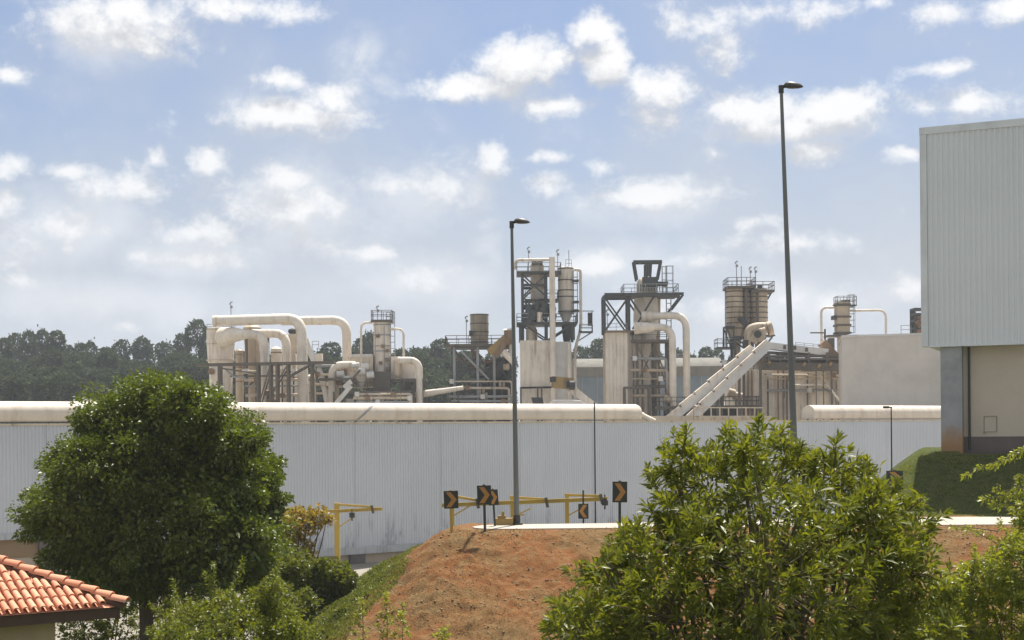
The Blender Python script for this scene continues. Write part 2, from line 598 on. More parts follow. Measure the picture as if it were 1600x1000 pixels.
def np_mesh(name, V, Fs, mat, parent=None, loc=(0, 0, 0), smooth=False):
    """V (n,3); Fs list of (m,k) index arrays"""
    o0 = np.array(ORG[parent.name] if parent is not None else loc, dtype=np.float64)
    me = bpy.data.meshes.new(name)
    V = np.asarray(V, dtype=np.float64) - o0
    me.vertices.add(len(V))
    me.vertices.foreach_set('co', V.astype(np.float32).ravel())
    tot = np.concatenate([np.full(len(f), f.shape[1], dtype=np.int32) for f in Fs])
    idx = np.concatenate([f.astype(np.int32).ravel() for f in Fs])
    me.loops.add(len(idx))
    me.loops.foreach_set('vertex_index', idx)
    me.polygons.add(len(tot))
    st = np.zeros(len(tot), dtype=np.int32)
    st[1:] = np.cumsum(tot)[:-1]
    me.polygons.foreach_set('loop_start', st)
    try:
        me.polygons.foreach_set('loop_total', tot)
    except Exception:
        pass
    if smooth:
        me.polygons.foreach_set('use_smooth', np.ones(len(tot), dtype=bool))
    me.update(calc_edges=True)
    me.validate()
    return link_mesh(name, me, mat, o0, parent)


def fillet(pts, rad, n=7):
    pts = [Vector(p) for p in pts]
    out = [pts[0]]
    for i in range(1, len(pts) - 1):
        a, b, c = pts[i - 1], pts[i], pts[i + 1]
        d1, d2 = (a - b), (c - b)
        r = min(rad, d1.length * .49, d2.length * .49)
        d1.normalize()
        d2.normalize()
        p0, p1 = b + d1 * r, b + d2 * r
        for k in range(n + 1):
            t = k / n
            out.append(p0 * (1 - t) ** 2 + b * 2 * t * (1 - t) + p1 * t * t)
    out.append(pts[-1])
    return out


def pipe_mb(pts, dia, rad=None, seg=18, bands=True):
    mb = MB()
    fp = fillet(pts, rad or dia * 1.4)
    mb.tube(fp, dia / 2, seg)
    if bands:
        acc = 0.0
        last = 0.0
        for i in range(1, len(fp)):
            d = fp[i] - fp[i - 1]
            n = int(d.length // (dia * 2.6))
            for k in range(n + 1):
                q = fp[i - 1] + d * ((k + .5) / (n + 1))
                acc2 = acc + d.length * ((k + .5) / (n + 1))
                if acc2 - last > dia * 2.0:
                    last = acc2
                    t = d.normalized() * .06
                    mb.tube([q - t, q + t], dia / 2 + .045, seg)
            acc += d.length
    return mb


def rail(mb, pts, h=1.1, r=.03, step=1.5):
    pts = [Vector(p) for p in pts]
    for a, b in zip(pts[:-1], pts[1:]):
        n = max(1, int((b - a).length / step))
        for k in range(n + 1):
            q = a.lerp(b, k / n)
            mb.beam(q, q + Vector((0, 0, h)), r * 2)
        for z in (h, h * .55):
            mb.beam(a + Vector((0, 0, z)), b + Vector((0, 0, z)), r * 2)


def ladder_cage(mb, x, y, z0, z1, w=.7, r=.03):
    for sx in (-w / 2, w / 2):
        for sy in (-w / 2, w / 2):
            mb.beam((x + sx, y + sy, z0), (x + sx, y + sy, z1), r * 2)
    n = max(2, int((z1 - z0) / .75))
    for k in range(n + 1):
        z = z0 + (z1 - z0) * k / n
        for a, b in (((-1, -1), (1, -1)), ((1, -1), (1, 1)), ((1, 1), (-1, 1)), ((-1, 1), (-1, -1))):
            mb.beam((x + a[0] * w / 2, y + a[1] * w / 2, z), (x + b[0] * w / 2, y + b[1] * w / 2, z), r * 1.6)


# ------------------------------------------------------------------ noise for terrain
def vnoise(x, y, seed):
    rg = np.random.default_rng(seed)
    T = rg.random((256, 256))
    xi, yi = np.floor(x).astype(int), np.floor(y).astype(int)
    fx, fy = x - xi, y - yi
    fx, fy = fx * fx * (3 - 2 * fx), fy * fy * (3 - 2 * fy)
    a, b_ = T[xi & 255, yi & 255], T[(xi + 1) & 255, yi & 255]
    c_, d_ = T[xi & 255, (yi + 1) & 255], T[(xi + 1) & 255, (yi + 1) & 255]
    return (a * (1 - fx) + b_ * fx) * (1 - fy) + (c_ * (1 - fx) + d_ * fx) * fy - .5


GROUND = -8.6


def sstep(x, a, b):
    t = np.clip((x - a) / (b - a), 0, 1)
    return t * t * (3 - 2 * t)


def terrain(x, y, detail=True):
    x, y = np.asarray(x, float), np.asarray(y, float)
    base = np.maximum(GROUND, -1.75 - .24 * np.clip(y, 0, None))
    base = np.where(y < 0, -1.75 + .02 * np.clip(y, -40, 0), base)
    base = base + .35 * vnoise(x / 5, y / 5, 3)
    dx = np.maximum(-1.6 - x, 0)
    yf = 50.7 + 2.2 * sstep(x, 3, 13)
    dy = np.maximum(np.maximum(47.4 - y, y - yf), 0)
    d = np.sqrt(dx * dx + .62 * dy * dy)
    h = .63 * (np.sqrt(d * d + .5) - .707)
    zm = -3.37 - h
    soil = sstep(d, .05, .8)
    lump = vnoise(x / 1.9, y / 1.9, 5) * .30 + vnoise(x / .7, y / .6, 6) * .20 + vnoise(x / .36, y / .26, 8) * .20 * (.6 + vnoise(x / 3, y / 3, 12)) + vnoise(x / .17, y / .14, 13) * .09
    zm = zm + soil * lump
    z = np.maximum(base, zm)
    zh = -3.3 + 2.15 * sstep(y, 52.5, 59.0)
    zh = np.minimum(zh, -1.15 - .8 * (np.sqrt(np.maximum(16.9 + (y - 58) * .29 - x, 0) ** 2 + .2) - .44))
    zh = np.minimum(zh, -1.15 - np.clip(y - 80, 0, None) * .5)
    zh = np.where(y > 52.3, zh, -99)
    zh = zh + .12 * vnoise(x / 1.4, y / 1.4, 9) * (y > 52.2)
    return np.maximum(z, zh)


def tz(x, y):
    return float(terrain(np.array([x]), np.array([y]))[0])


def axis(segs):
    out = []
    for a, b, st in segs:
        out.append(np.arange(a, b, st))
    return np.concatenate(out + [np.array([segs[-1][1]])])


xs = axis([(-900, -200, 70), (-200, -40, 12), (-40, -11, 1.2), (-11, -8, .25), (-8, 7, .075), (7, 25, .16), (25, 60, 1.2), (60, 200, 12), (200, 900, 70)])
ys = axis([(-60, 0, 6), (0, 36, .8), (36, 39, .2), (39, 48, .075), (48, 53, .2), (53, 62, .35), (62, 110, 2.5), (110, 300, 15), (300, 1500, 80)])
GX, GY = np.meshgrid(xs, ys, indexing='ij')
GZ = terrain(GX, GY)
nx_, ny_ = len(xs), len(ys)
ii, jj = np.meshgrid(np.arange(nx_ - 1), np.arange(ny_ - 1), indexing='ij')
q0 = (ii * ny_ + jj).ravel()
quads = np.stack([q0, q0 + ny_, q0 + ny_ + 1, q0 + 1], 1)

# how green the ground is
dxm = np.maximum(-1.6 - GX, 0)
dym = np.maximum(np.maximum(47.4 - GY, GY - 52.6), 0)
flank = sstep(dxm - .45 * np.clip(47 - GY, 0, 8) + .9 * vnoise(GX / 1.3, GY / 1.3, 21), 2.0, 3.2) * sstep(-GZ, 4.2, 5.0)
hillg = sstep(GY, 52.2, 52.6)
foot = sstep(GZ, -6.6, -8.0)
green = np.clip(flank * (GY < 54) + hillg + foot * .7, 0, 1)
yardm = ((GX < 10) & (GY > 55)) | (GY > 86)
green = np.where(yardm, 0, green)
green = np.where(GY < 34, .8, green)

m, nt, b = new_mat('earth_and_grass')
at_ = nt.nodes.new('ShaderNodeVertexColor')
at_.layer_name = 'green'
sepc = nt.nodes.new('ShaderNodeSeparateColor')
lnk(nt, at_.outputs[0], sepc.inputs[0])
n1 = tex_noise(nt, .55, 7, .62)
n2 = tex_noise(nt, 3.2, 7, .7, off=(4, 4, 4))
n3 = tex_noise(nt, 14, 5, .7)
soilc = mix(nt, ramp(nt, n1, .36, .62), (.235, .142, .062), (.27, .118, .045))
soilc = mix(nt, ramp(nt, n2, .45, .72, 0, .8), soilc, (.29, .20, .095))
soilc = mix(nt, ramp(nt, n3, .55, .75, 0, .6), soilc, (.10, .055, .028))
grc = mix(nt, ramp(nt, n2, .3, .7), (.05, .075, .018), (.115, .12, .035))
mg = nt.nodes.new('ShaderNodeMath')
mg.operation = 'MULTIPLY_ADD'
lnk(nt, n2, mg.inputs[0])
mg.inputs[1].default_value = .9
lnk(nt, sepc.outputs[0], mg.inputs[2])
c = mix(nt, ramp(nt, mg.outputs[0], .72, 1.15), soilc, grc)
c = mix(nt, sepc.outputs[1], c, mix(nt, ramp(nt, n1, .35, .65), (.40, .365, .31), (.30, .27, .22)))
lnk(nt, c, b.inputs['Base Color'])
b.inputs['Roughness'].default_value = 1.0
b.inputs['Specular IOR Level'].default_value = .1
bump(nt, b, tex_noise(nt, 5, 10, .78), 1.0, .16)
MAT['ground'] = m
go = np_mesh('ground', np.stack([GX.ravel(), GY.ravel(), GZ.ravel()], 1), [quads], 'ground', smooth=True)
tag(go, kind='structure')
cc2 = yardm.astype(np.float32)
ca = go.data.color_attributes.new('green', 'FLOAT_COLOR', 'POINT')
cc_ = np.ones((nx_ * ny_, 4), dtype=np.float32)
cc_[:, 0] = green.ravel()
cc_[:, 1] = cc_[:, 2] = cc2.ravel()
ca.data.foreach_set('color', cc_.ravel())

# road slab with rounded nose
mb = MB()
nose = []
for k in range(9):
    a = R(90 + 180 * k / 8)
    nose.append((-.3 + 1.1 * math.cos(a), 49.2 + 1.1 * math.sin(a)))
outline = [(70, 52.6), (13, 52.45), (9, 51.8), (4, 50.55)] + nose + [(70, 48.1)]
n = len(outline)
top = [(x, y, -3.335) for x, y in outline]
bot = [(x, y, -3.7) for x, y in outline]
mb.add(top + bot, [tuple(range(n))] + [(i, i + n, (i + 1) % n + n, (i + 1) % n) for i in range(n)])
tag(mb.build('road', 'concrete_road'), kind='structure')

# ------------------------------------------------------------------ leaves
def leaves(C, D, L, W, kind='quad', jitter=.5, droop=.2, rg=NP):
    """C centres (base of leaf), D direction; returns V, Fs"""
    n = len(C)
    D = D / np.maximum(np.linalg.norm(D, axis=1, keepdims=True), 1e-6)
    rnd = rg.normal(size=(n, 3))
    S = np.cross(D, rnd)
    S /= np.maximum(np.linalg.norm(S, axis=1, keepdims=True), 1e-6)
    Nn = np.cross(S, D)
    Nn *= np.where(Nn[:, 2:3] < 0, -1, 1)
    L = (np.asarray(L) * (1 + jitter * (rg.random(n) - .5)))[:, None]
    W = (np.asarray(W) * (1 + jitter * (rg.random(n) - .5)))[:, None]
    tip = C + D * L - np.array([0, 0, 1.0]) * L * droop
    mid = C + D * L * .48
    l = mid + S * W / 2
    r = mid - S * W / 2
    i0 = np.arange(n)
    if kind == 'quad':
        V = np.stack([C, r, tip, l], 1).reshape(-1, 3)
        k = i0 * 4
        return V, [np.stack([k, k + 1, k + 2, k + 3], 1)]
    m_ = mid - Nn * W * .16
    V = np.stack([C, r, tip, l, m_], 1).reshape(-1, 3)
    k = i0 * 5
    f = np.concatenate([np.stack([k, k + 1, k + 4], 1), np.stack([k + 1, k + 2, k + 4], 1), np.stack([k + 2, k + 3, k + 4], 1), np.stack([k + 3, k, k + 4], 1)])
    return V, [f]


def sph(n, rg=NP):
    d = rg.normal(size=(n, 3))
    return d / np.linalg.norm(d, axis=1, keepdims=True)


def lobe_points(lobes, n, inner=.86, rg=NP, keep_deep=.0):
    """points near the outer skin of a union of ellipsoids; lobes (x,y,z,rx,ry,rz)"""
    Lb = np.array(lobes)
    vol = (Lb[:, 3] * Lb[:, 5])
    pick = rg.choice(len(Lb), size=n * 2, p=vol / vol.sum())
    d = sph(n * 2, rg)
    rad = inner + (1 - inner) * rg.random(n * 2) + .10 * rg.normal(size=n * 2)
    Pn = Lb[pick, :3] + d * Lb[pick, 3:6] * rad[:, None]
    ok = np.ones(len(Pn), bool)
    for k in range(len(Lb)):
        e = np.linalg.norm((Pn - Lb[k, :3]) / Lb[k, 3:6], axis=1)
        ok &= (pick == k) | (e > .78) | (rg.random(len(Pn)) < keep_deep)
    Pn, d = Pn[ok][:n], d[ok][:n]
    return Pn, d


def px_lobes(spec, Y, dspread, rg=NP, asp=1.0):
    out = []
    for (u, v, r) in spec:
        yy = Y + dspread * (rg.random() - .5) * 2
        p = P(u, v, yy)
        k = r * yy / F
        out.append((p.x, p.y, p.z, k, k * asp, k))
    return out


# ------------------------------------------------------------------ warehouse in front of the plant
WD = Vector((.8015, .598, 0))
WN = Vector((.598, -.8015, 0))
W0 = Vector((0, 98.4, 0))
WTOP, WB_L, WB_R = .55, -5.45, -7.4


def wp(s, off, z):
    q = W0 + WD * s + WN * off
    return Vector((q.x, q.y, z))


def corr(mb, fn, s0, s1, z0, z1, pitch, dep):
    s = s0
    prof = []
    while s < s1:
        prof += [(s, 0), (s + pitch * .40, 0), (s + pitch * .52, dep), (s + pitch * .88, dep)]
        s += pitch
    prof.append((s1, 0))
    prof = [q for q in prof if q[0] <= s1]
    vs = [fn(a, o, z0) for a, o in prof] + [fn(a, o, z1) for a, o in prof]
    n = len(prof)
    mb.add(vs, [(i, i + 1, n + i + 1, n + i) for i in range(n - 1)])


base = wp(10, 0, GROUND)
wh = thing('warehouse', 'long low warehouse of grey corrugated sheet, fat cream roll along its roof edge', 'warehouse', base)
SPL = -26.0
mb = MB()
corr(mb, wp, -75, SPL, WB_L, WTOP, .20, .035)
corr(mb, wp, SPL, 100, WB_R, WTOP, .20, .035)
mb.build('wall', 'grey_wall', wh)
mb = MB()
for k in range(26):
    s_ = -72 + k * 6.6
    zb_w = WB_R if s_ > SPL else WB_L
    mb.hexa([wp(s_, .048, zb_w + .04), wp(s_ + .05, .048, zb_w + .04), wp(s_ + .05, .03, zb_w + .04), wp(s_, .03, zb_w + .04),
             wp(s_, .048, WTOP - .08), wp(s_ + .05, .048, WTOP - .08), wp(s_ + .05, .03, WTOP - .08), wp(s_, .03, WTOP - .08)])
mb.build('joint_cover', 'grey_wall', wh)
mb = MB()
mb.hexa([wp(SPL, .10, WB_R - .45), wp(100, .10, WB_R - .45), wp(100, -.05, WB_R - .45), wp(SPL, -.05, WB_R - .45),
         wp(SPL, .10, WB_R + .03), wp(100, .10, WB_R + .03), wp(100, -.05, WB_R + .03), wp(SPL, -.05, WB_R + .03)])
mb.hexa([wp(-75, .10, WB_L - .3), wp(SPL - .01, .10, WB_L - .3), wp(SPL - .01, -.05, WB_L - .3), wp(-75, -.05, WB_L - .3),
         wp(-75, .10, WB_L + .03), wp(SPL - .01, .10, WB_L + .03), wp(SPL - .01, -.05, WB_L + .03), wp(-75, -.05, WB_L + .03)])
mb.build('flashing', 'flash', wh)
mb = MB()
mb.hexa([wp(-75, -.25, WB_L - 1.35), wp(100, -.25, WB_L - 1.35), wp(100, -1, WB_L - 1.35), wp(-75, -1, WB_L - 1.35),
         wp(-75, -.25, WB_L - .28), wp(100, -.25, WB_L - .28), wp(100, -1, WB_L - .28), wp(-75, -1, WB_L - .28)])
mb.build('band', 'plinth_brown', wh)
mb = MB()
mb.hexa([wp(-75, -.22, GROUND - .5), wp(100, -.22, GROUND - .5), wp(100, -1, GROUND - .5), wp(-75, -1, GROUND - .5),
         wp(-75, -.22, WB_L - 1.36), wp(SPL, -.22, WB_L - 1.36), wp(SPL, -1, WB_L - 1.36), wp(-75, -1, WB_L - 1.36)])
mb.hexa([wp(SPL, -.20, GROUND - .5), wp(100, -.20, GROUND - .5), wp(100, -.9, GROUND - .5), wp(SPL, -.9, GROUND - .5),
         wp(SPL, -.20, WB_R - .44), wp(100, -.20, WB_R - .44), wp(100, -.9, WB_R - .44), wp(SPL, -.9, WB_R - .44)])
mb.build('plinth', 'plinth', wh)
for s in (-32.4, -24.0, -12.6, -.5, 11.5, 23.5):
    mb = MB()
    mb.hexa([wp(s - .35, .02, GROUND - .4), wp(s + .75, .02, GROUND - .4), wp(s + .75, -.3, GROUND - .4), wp(s - .35, -.3, GROUND - .4),
             wp(s - .35, .02, WB_R - .46 if s > SPL else WB_L - .31), wp(s + .75, .02, WB_R - .46 if s > SPL else WB_L - .31),
             wp(s + .75, -.3, WB_R - .46 if s > SPL else WB_L - .31), wp(s - .35, -.3, WB_R - .46 if s > SPL else WB_L - .31)])
    mb.build('pilaster', 'pilaster', wh)
mb = MB()
mb.hexa([wp(-75, -.06, WTOP - .2), wp(100, -.06, WTOP - .2), wp(100, -26, WTOP - .2), wp(-75, -26, WTOP - .2),
         wp(-75, -.06, WTOP - .02), wp(100, -.06, WTOP - .02), wp(100, -26, WTOP + .25), wp(-75, -26, WTOP + .25)])
mb.build('roof', 'dome', wh)
mb = MB()
mb.hexa([wp(-75, .09, WTOP - .06), wp(100, .09, WTOP - .06), wp(100, -.12, WTOP - .06), wp(-75, -.12, WTOP - .06),
         wp(-75, .09, WTOP + .05), wp(100, .09, WTOP + .05), wp(100, -.12, WTOP + .05), wp(-75, -.12, WTOP + .05)])
mb.build('gutter', 'cream_dirty', wh)


def roof_roll(s0, s1, dome0, dome1):
    """long half-barrel on the roof edge"""
    prof = []
    r = .72
    for k in range(19):
        a = R(-35 + 250 * k / 18)
        prof.append((-.62 + r * math.cos(a), .57 + WTOP + r * math.sin(a)))
    st = []
    if dome0:
        for k in range(5):
            t = R(90 - 90 * (k / 5))
            st.append((s0 - .38 * math.sin(t), math.cos(t) if k else .02))
    S = s0
    while S < s1:
        st += [(S, 1.0), (S + .001, 1.0)]
        S += 3.05
    st.append((s1, 1.0))
    if dome1:
        for k in range(1, 6):
            t = R(90 * k / 5)
            st.append((s1 + .38 * math.sin(t), max(.02, math.cos(t))))
    vs, fs = [], []
    n = len(prof)
    for s, sc in st:
        for (o, z) in prof:
            vs.append(wp(s, -.62 + (o + .62) * sc, .57 + WTOP + (z - .57 - WTOP) * sc))
    for i in range(len(st) - 1):
        for k in range(n - 1):
            fs.append((i * n + k, i * n + k + 1, (i + 1) * n + k + 1, (i + 1) * n + k))
    if not dome0:
        fs.append(tuple(range(n)))
    if not dome1:
        fs.append(tuple((len(st) - 1) * n + k for k in range(n)))
    mb = MB().add(vs, fs)
    S = s0 + 3.05
    while S < s1:   # lapped seams
        for k in range(n - 1):
            o, z = prof[k]
            o2, z2 = prof[k + 1]
            e = 1.012
            f = lambda oo, zz, ss: wp(ss, -.62 + (oo + .62) * e, .57 + WTOP + (zz - .57 - WTOP) * e)
            mb.add([f(o, z, S), f(o2, z2, S), f(o2, z2, S + .10), f(o, z, S + .10)], [(0, 1, 2, 3)])
        S += 3.05
    return mb


def s_at(u):
    k = (u - 800) / F
    x = 98.4 * k / (1 - .7461 * k)
    return x / WD.x


roof_roll(-75, s_at(1001), False, True).build('roof_roll', 'tube', wh, smooth=True)
roof_roll(s_at(1272), 96, False, False).build('roof_roll', 'tube', wh, smooth=True)
# diagonal cast shadow on the roll, laid on as grey strip; small vent box
mb = MB()
for k in range(12):
    a0, a1 = R(-30 + 13 * k), R(-30 + 13 * (k + 1))
    sA, sB = s_at(556) + k * .2, s_at(556) + (k + 1) * .2
    q = lambda a, s, r: wp(s, -.62 + r * math.cos(a), .57 + WTOP + r * math.sin(a))
    mb.add([q(a0, sA, .735), q(a1, sB, .735), q(a1, sB + .22, .735), q(a0, sA + .22, .735)], [(0, 1, 2, 3)])
mb.build('shadow_strip', 'steel_pale', wh)
mb = MB()
c0 = wp(s_at(146), -3.2, 1.0)
mb.box(c0.x, c0.x + 1.0, c0.y, c0.y + 1, .5, 2.05)
mb.build('vent_box', 'white_dirty', wh)
# ducts that cross the bare stretch of roof
mb = pipe_mb([wp(s_at(1000), -2.0, 1.25), wp(s_at(1022), -2.0, 1.25), wp(s_at(1040), -1.2, .55)], .42)
mb.build('roof_pipe', 'cream', wh, smooth=True)
mb = MB()
for zz in (.75, 1.45):
    mb.beam(wp(s_at(1118), -2.4, zz + .2), wp(s_at(1228), -2.4, zz + .2), .09)
for k in range(9):
    mb.beam(wp(s_at(1118 + k * 13.7), -2.4, .4), wp(s_at(1118 + k * 13.7), -2.4, 1.65), .09)
mb.build('railing', 'cream_dirty', wh)
mb = MB()
mb.hexa([wp(s_at(1010), -3.0, .4), wp(s_at(1250), -3.0, .4), wp(s_at(1250), -4.2, .4), wp(s_at(1010), -4.2, .4),
         wp(s_at(1010), -3.0, 1.0), wp(s_at(1250), -3.0, 1.0), wp(s_at(1250), -4.2, 1.0), wp(s_at(1010), -4.2, 1.0)])
mb.build('upstand', 'ochre' if False else 'cream_dirty', wh)

# ------------------------------------------------------------------ big light grey shed on the right
BD = Vector((.913, -.41, 0)).normalized()
BN = Vector((-BD.y * -1, 0, 0))
BN = Vector((BD.y, -BD.x, 0))      # towards the camera
bc = P(1439, 400, 60)
B0 = Vector((bc.x, bc.y, 0))


def bp(s, off, z):
    q = B0 + BD * s + BN * off
    return Vector((q.x, q.y, z))


zt_, zb_ = P(1437, 200, 60).z, P(1441, 541, 60).z
gz = -1.2
sh = thing('shed', 'tall light grey corrugated shed raised above a recessed beige wall on a concrete column', 'shed', bp(5, -2, gz))
mb = MB()
corr(mb, bp, .28, 16, zb_, zt_ - .28, .215, .035)
mb.build('wall', 'big_clad', sh)
mb = MB()
mb.hexa([bp(.3, -.03, zb_ + .02), bp(16, -.03, zb_ + .02), bp(16, -14, zb_ + .02), bp(.3, -14, zb_ + .02),
         bp(.3, -.03, zt_ - .3), bp(16, -.03, zt_ - .3), bp(16, -14, zt_ - .3), bp(.3, -14, zt_ - .3)])
mb.build('side_wall', 'big_clad', sh)
mb = MB()
mb.hexa([bp(-.02, .06, zt_ - .30), bp(16, .06, zt_ - .30), bp(16, -14, zt_ - .30), bp(-.02, -14, zt_ - .30),
         bp(-.02, .06, zt_), bp(16, .06, zt_), bp(16, -14, zt_), bp(-.02, -14, zt_)])
mb.build('roof_fascia', 'big_trim', sh)
mb = MB()
mb.hexa([bp(-.01, .05, zb_ - .02), bp(.27, .05, zb_ - .02), bp(.27, -.6, zb_ - .02), bp(-.01, -.6, zb_ - .02),
         bp(-.01, .05, zt_ - .305), bp(.27, .05, zt_ - .305), bp(.27, -.6, zt_ - .305), bp(-.01, -.6, zt_ - .305)])
mb.build('corner_trim', 'big_trim', sh)
mb = MB()
mb.hexa([bp(.275, .055, zb_ - .05), bp(16, .055, zb_ - .05), bp(16, -14, zb_ - .05), bp(.275, -14, zb_ - .05),
         bp(.275, .055, zb_ + .015), bp(16, .055, zb_ + .015), bp(16, -14, zb_ + .015), bp(.275, -14, zb_ + .015)])
mb.build('soffit', 'big_trim', sh)
sc0 = .74
mb = MB()
mb.hexa([bp(sc0, -.10, -2.6), bp(sc0 + .86, -.10, -2.6), bp(sc0 + .86, -1.0, -2.6), bp(sc0, -1.0, -2.6),
         bp(sc0, -.10, zb_ - .055), bp(sc0 + .86, -.10, zb_ - .055), bp(sc0 + .86, -1.0, zb_ - .055), bp(sc0, -1.0, zb_ - .055)])
co = mb.build('column', 'column', None, bp(sc0, 0, gz - .1))
co.parent = sh
co.location = Vector(co.location) - Vector(sh.location)
mb = MB()
mb.hexa([bp(sc0 + .86, -.62, -.45), bp(16, -.62, -.45), bp(16, -1.4, -.45), bp(sc0 + .86, -1.4, -.45),
         bp(sc0 + .86, -.62, zb_ - .056), bp(16, -.62, zb_ - .056), bp(16, -1.4, zb_ - .056), bp(sc0 + .86, -1.4, zb_ - .056)])
mb.build('lower_wall', 'lower_wall', sh)
mb = MB()
mb.hexa([bp(sc0 + .862, -.58, -2.6), bp(16, -.58, -2.6), bp(16, -1.5, -2.6), bp(sc0 + .862, -1.5, -2.6),
         bp(sc0 + .862, -.58, -.45), bp(16, -.58, -.45), bp(16, -1.5, -.45), bp(sc0 + .862, -1.5, -.45)])
mb.build('base_band', 'base_brown', sh)
mb = MB()
s0 = 2.42
for a, c_ in (((s0, .05), (s0 + .5, .05)), ((s0, .70), (s0 + .5, .70)), ((s0, .05), (s0, .70)), ((s0 + .5, .05), (s0 + .5, .70))):
    mb.beam(bp(a[0], -.605, a[1] - .3), bp(c_[0], -.605, c_[1] - .3), .03)
mb.beam(bp(s0 - .05, -.6, -.28), bp(s0 + .06, -.6, -.28), .07)
mb.build('hatch', 'hatch', sh)
mb = MB()
mb.tube([bp(sc0 + 1.1, -.56, -1.0), bp(sc0 + 1.1, -.56, zb_ - .06)], .05, 8)
mb.build('gap_shade', 'post_dark', sh, smooth=True)  # dark tube stands in for the shaded gap beside the column


# ------------------------------------------------------------------ street lamps
def street_lamp(label, base, top, r0, r1, hl):
    base, top = Vector(base), Vector(top)
    t = thing('street_lamp', label, 'street lamp', base)
    MB().tube([base - Vector((0, 0, .2)), base.lerp(top, .5), top], [r0, (r0 + r1) / 2, r1], 14).build('pole', 'pole', t, smooth=True)
    mb = MB()
    mb.lathe(base.x, base.y, [(r0 * 2.1, base.z - .02), (r0 * 2.1, base.z + .06), (r0 * 1.25, base.z + .07), (r0 * 1.2, base.z + .35)], 14)
    mb.build('base_flange', 'post_dark', t)
    mb = MB()
    mb.tube([top - Vector((0, 0, .22)), top + Vector((0, 0, .03))], r1 * 1.6, 10)
    mb.tube([top - Vector((0, 0, .04)), top + Vector((hl * .28, 0, 0))], r1 * .7, 8)
    mb.build('bracket', 'post_dark', t)
    # housing: teardrop shell
    vs, fs = [], []
    sec = [(.12, .05, .06), (.2, .13, .17), (.4, .19, .235), (.68, .20, .21), (.92, .15, .13), (1.04, .05, .03)]
    ns = 12
    for (x, w, h) in sec:
        for k in range(ns):
            a = 2 * math.pi * k / ns
            zz = math.sin(a)
            vs.append((top.x + x * hl, top.y + w * hl * 1.1 * math.cos(a), top.z + .01 * hl - .05 * hl * (x - .2) + (h * hl * zz * (1.0 if zz > 0 else .45))))
    for i in range(len(sec) - 1):
        for k in range(ns):
            k2 = (k + 1) % ns
            fs.append((i * ns + k, i * ns + k2, (i + 1) * ns + k2, (i + 1) * ns + k))
    fs += [tuple(range(ns - 1, -1, -1)), tuple((len(sec) - 1) * ns + k for k in range(ns))]
    h_ = MB().add(vs, fs).build('lamp_head', 'lamphead', t, smooth=True)
    mb = MB()
    mb.lathe(top.x + hl * .66, top.y, [(hl * .03, top.z - hl * .115), (hl * .11, top.z - hl * .075), (hl * .12, top.z - hl * .05)], 12)
    mb.build('lens', 'lens', h_, smooth=True)
    return t


b1 = P(807.5, 818, 50.1)
b1.z = -3.335
street_lamp('short street lamp standing on the road edge among the yellow frames', b1, P(799.5, 347, 50.2), .10, .05, .62)
b2 = P(1246, 838, 46.9)
b2.z = tz(b2.x, b2.y) - .1
street_lamp('tallest street lamp, its foot hidden by the lance-leaved bush', b2, P(1220.5, 135, 47.2), .13, .055, .70)


# ------------------------------------------------------------------ slender poles
def thin_pole(label, u, vt, vb, Y, r, arm):
    p0, p1 = P(u, vb, Y), P(u, vt, Y)
    p1.x = p0.x
    t = thing('thin_pole', label, 'pole', p0)
    MB().tube([p0 - Vector((0, 0, .3)), p1], [r, r * .8], 8).build('pole', 'post_dark', t, smooth=True)
    if not arm:
        MB().tube([p1, p1 + Vector((0, 0, .05))], [r * 1.1, r * .5], 8).build('cap', 'post_dark', t)
        return t
    mb = MB()
    mb.beam(p1 - Vector((arm, 0, 0)), p1 + Vector((.04, 0, -.02)), r * 1.6)
    mb.box(p1.x - arm - .18, p1.x - arm + .1, p1.y - .07, p1.y + .07, p1.z - .06, p1.z + .05)
    mb.build('lamp_head', 'post_dark', t)
    return t


thin_pole('slender headless dark pole rising in front of the long grey wall to its cream roll', 930.5, 630, 822, 62, .035, 0)
thin_pole('slender dark pole with a short arm close to the grassy bank', 1393.5, 636, 752, 72, .04, .22)


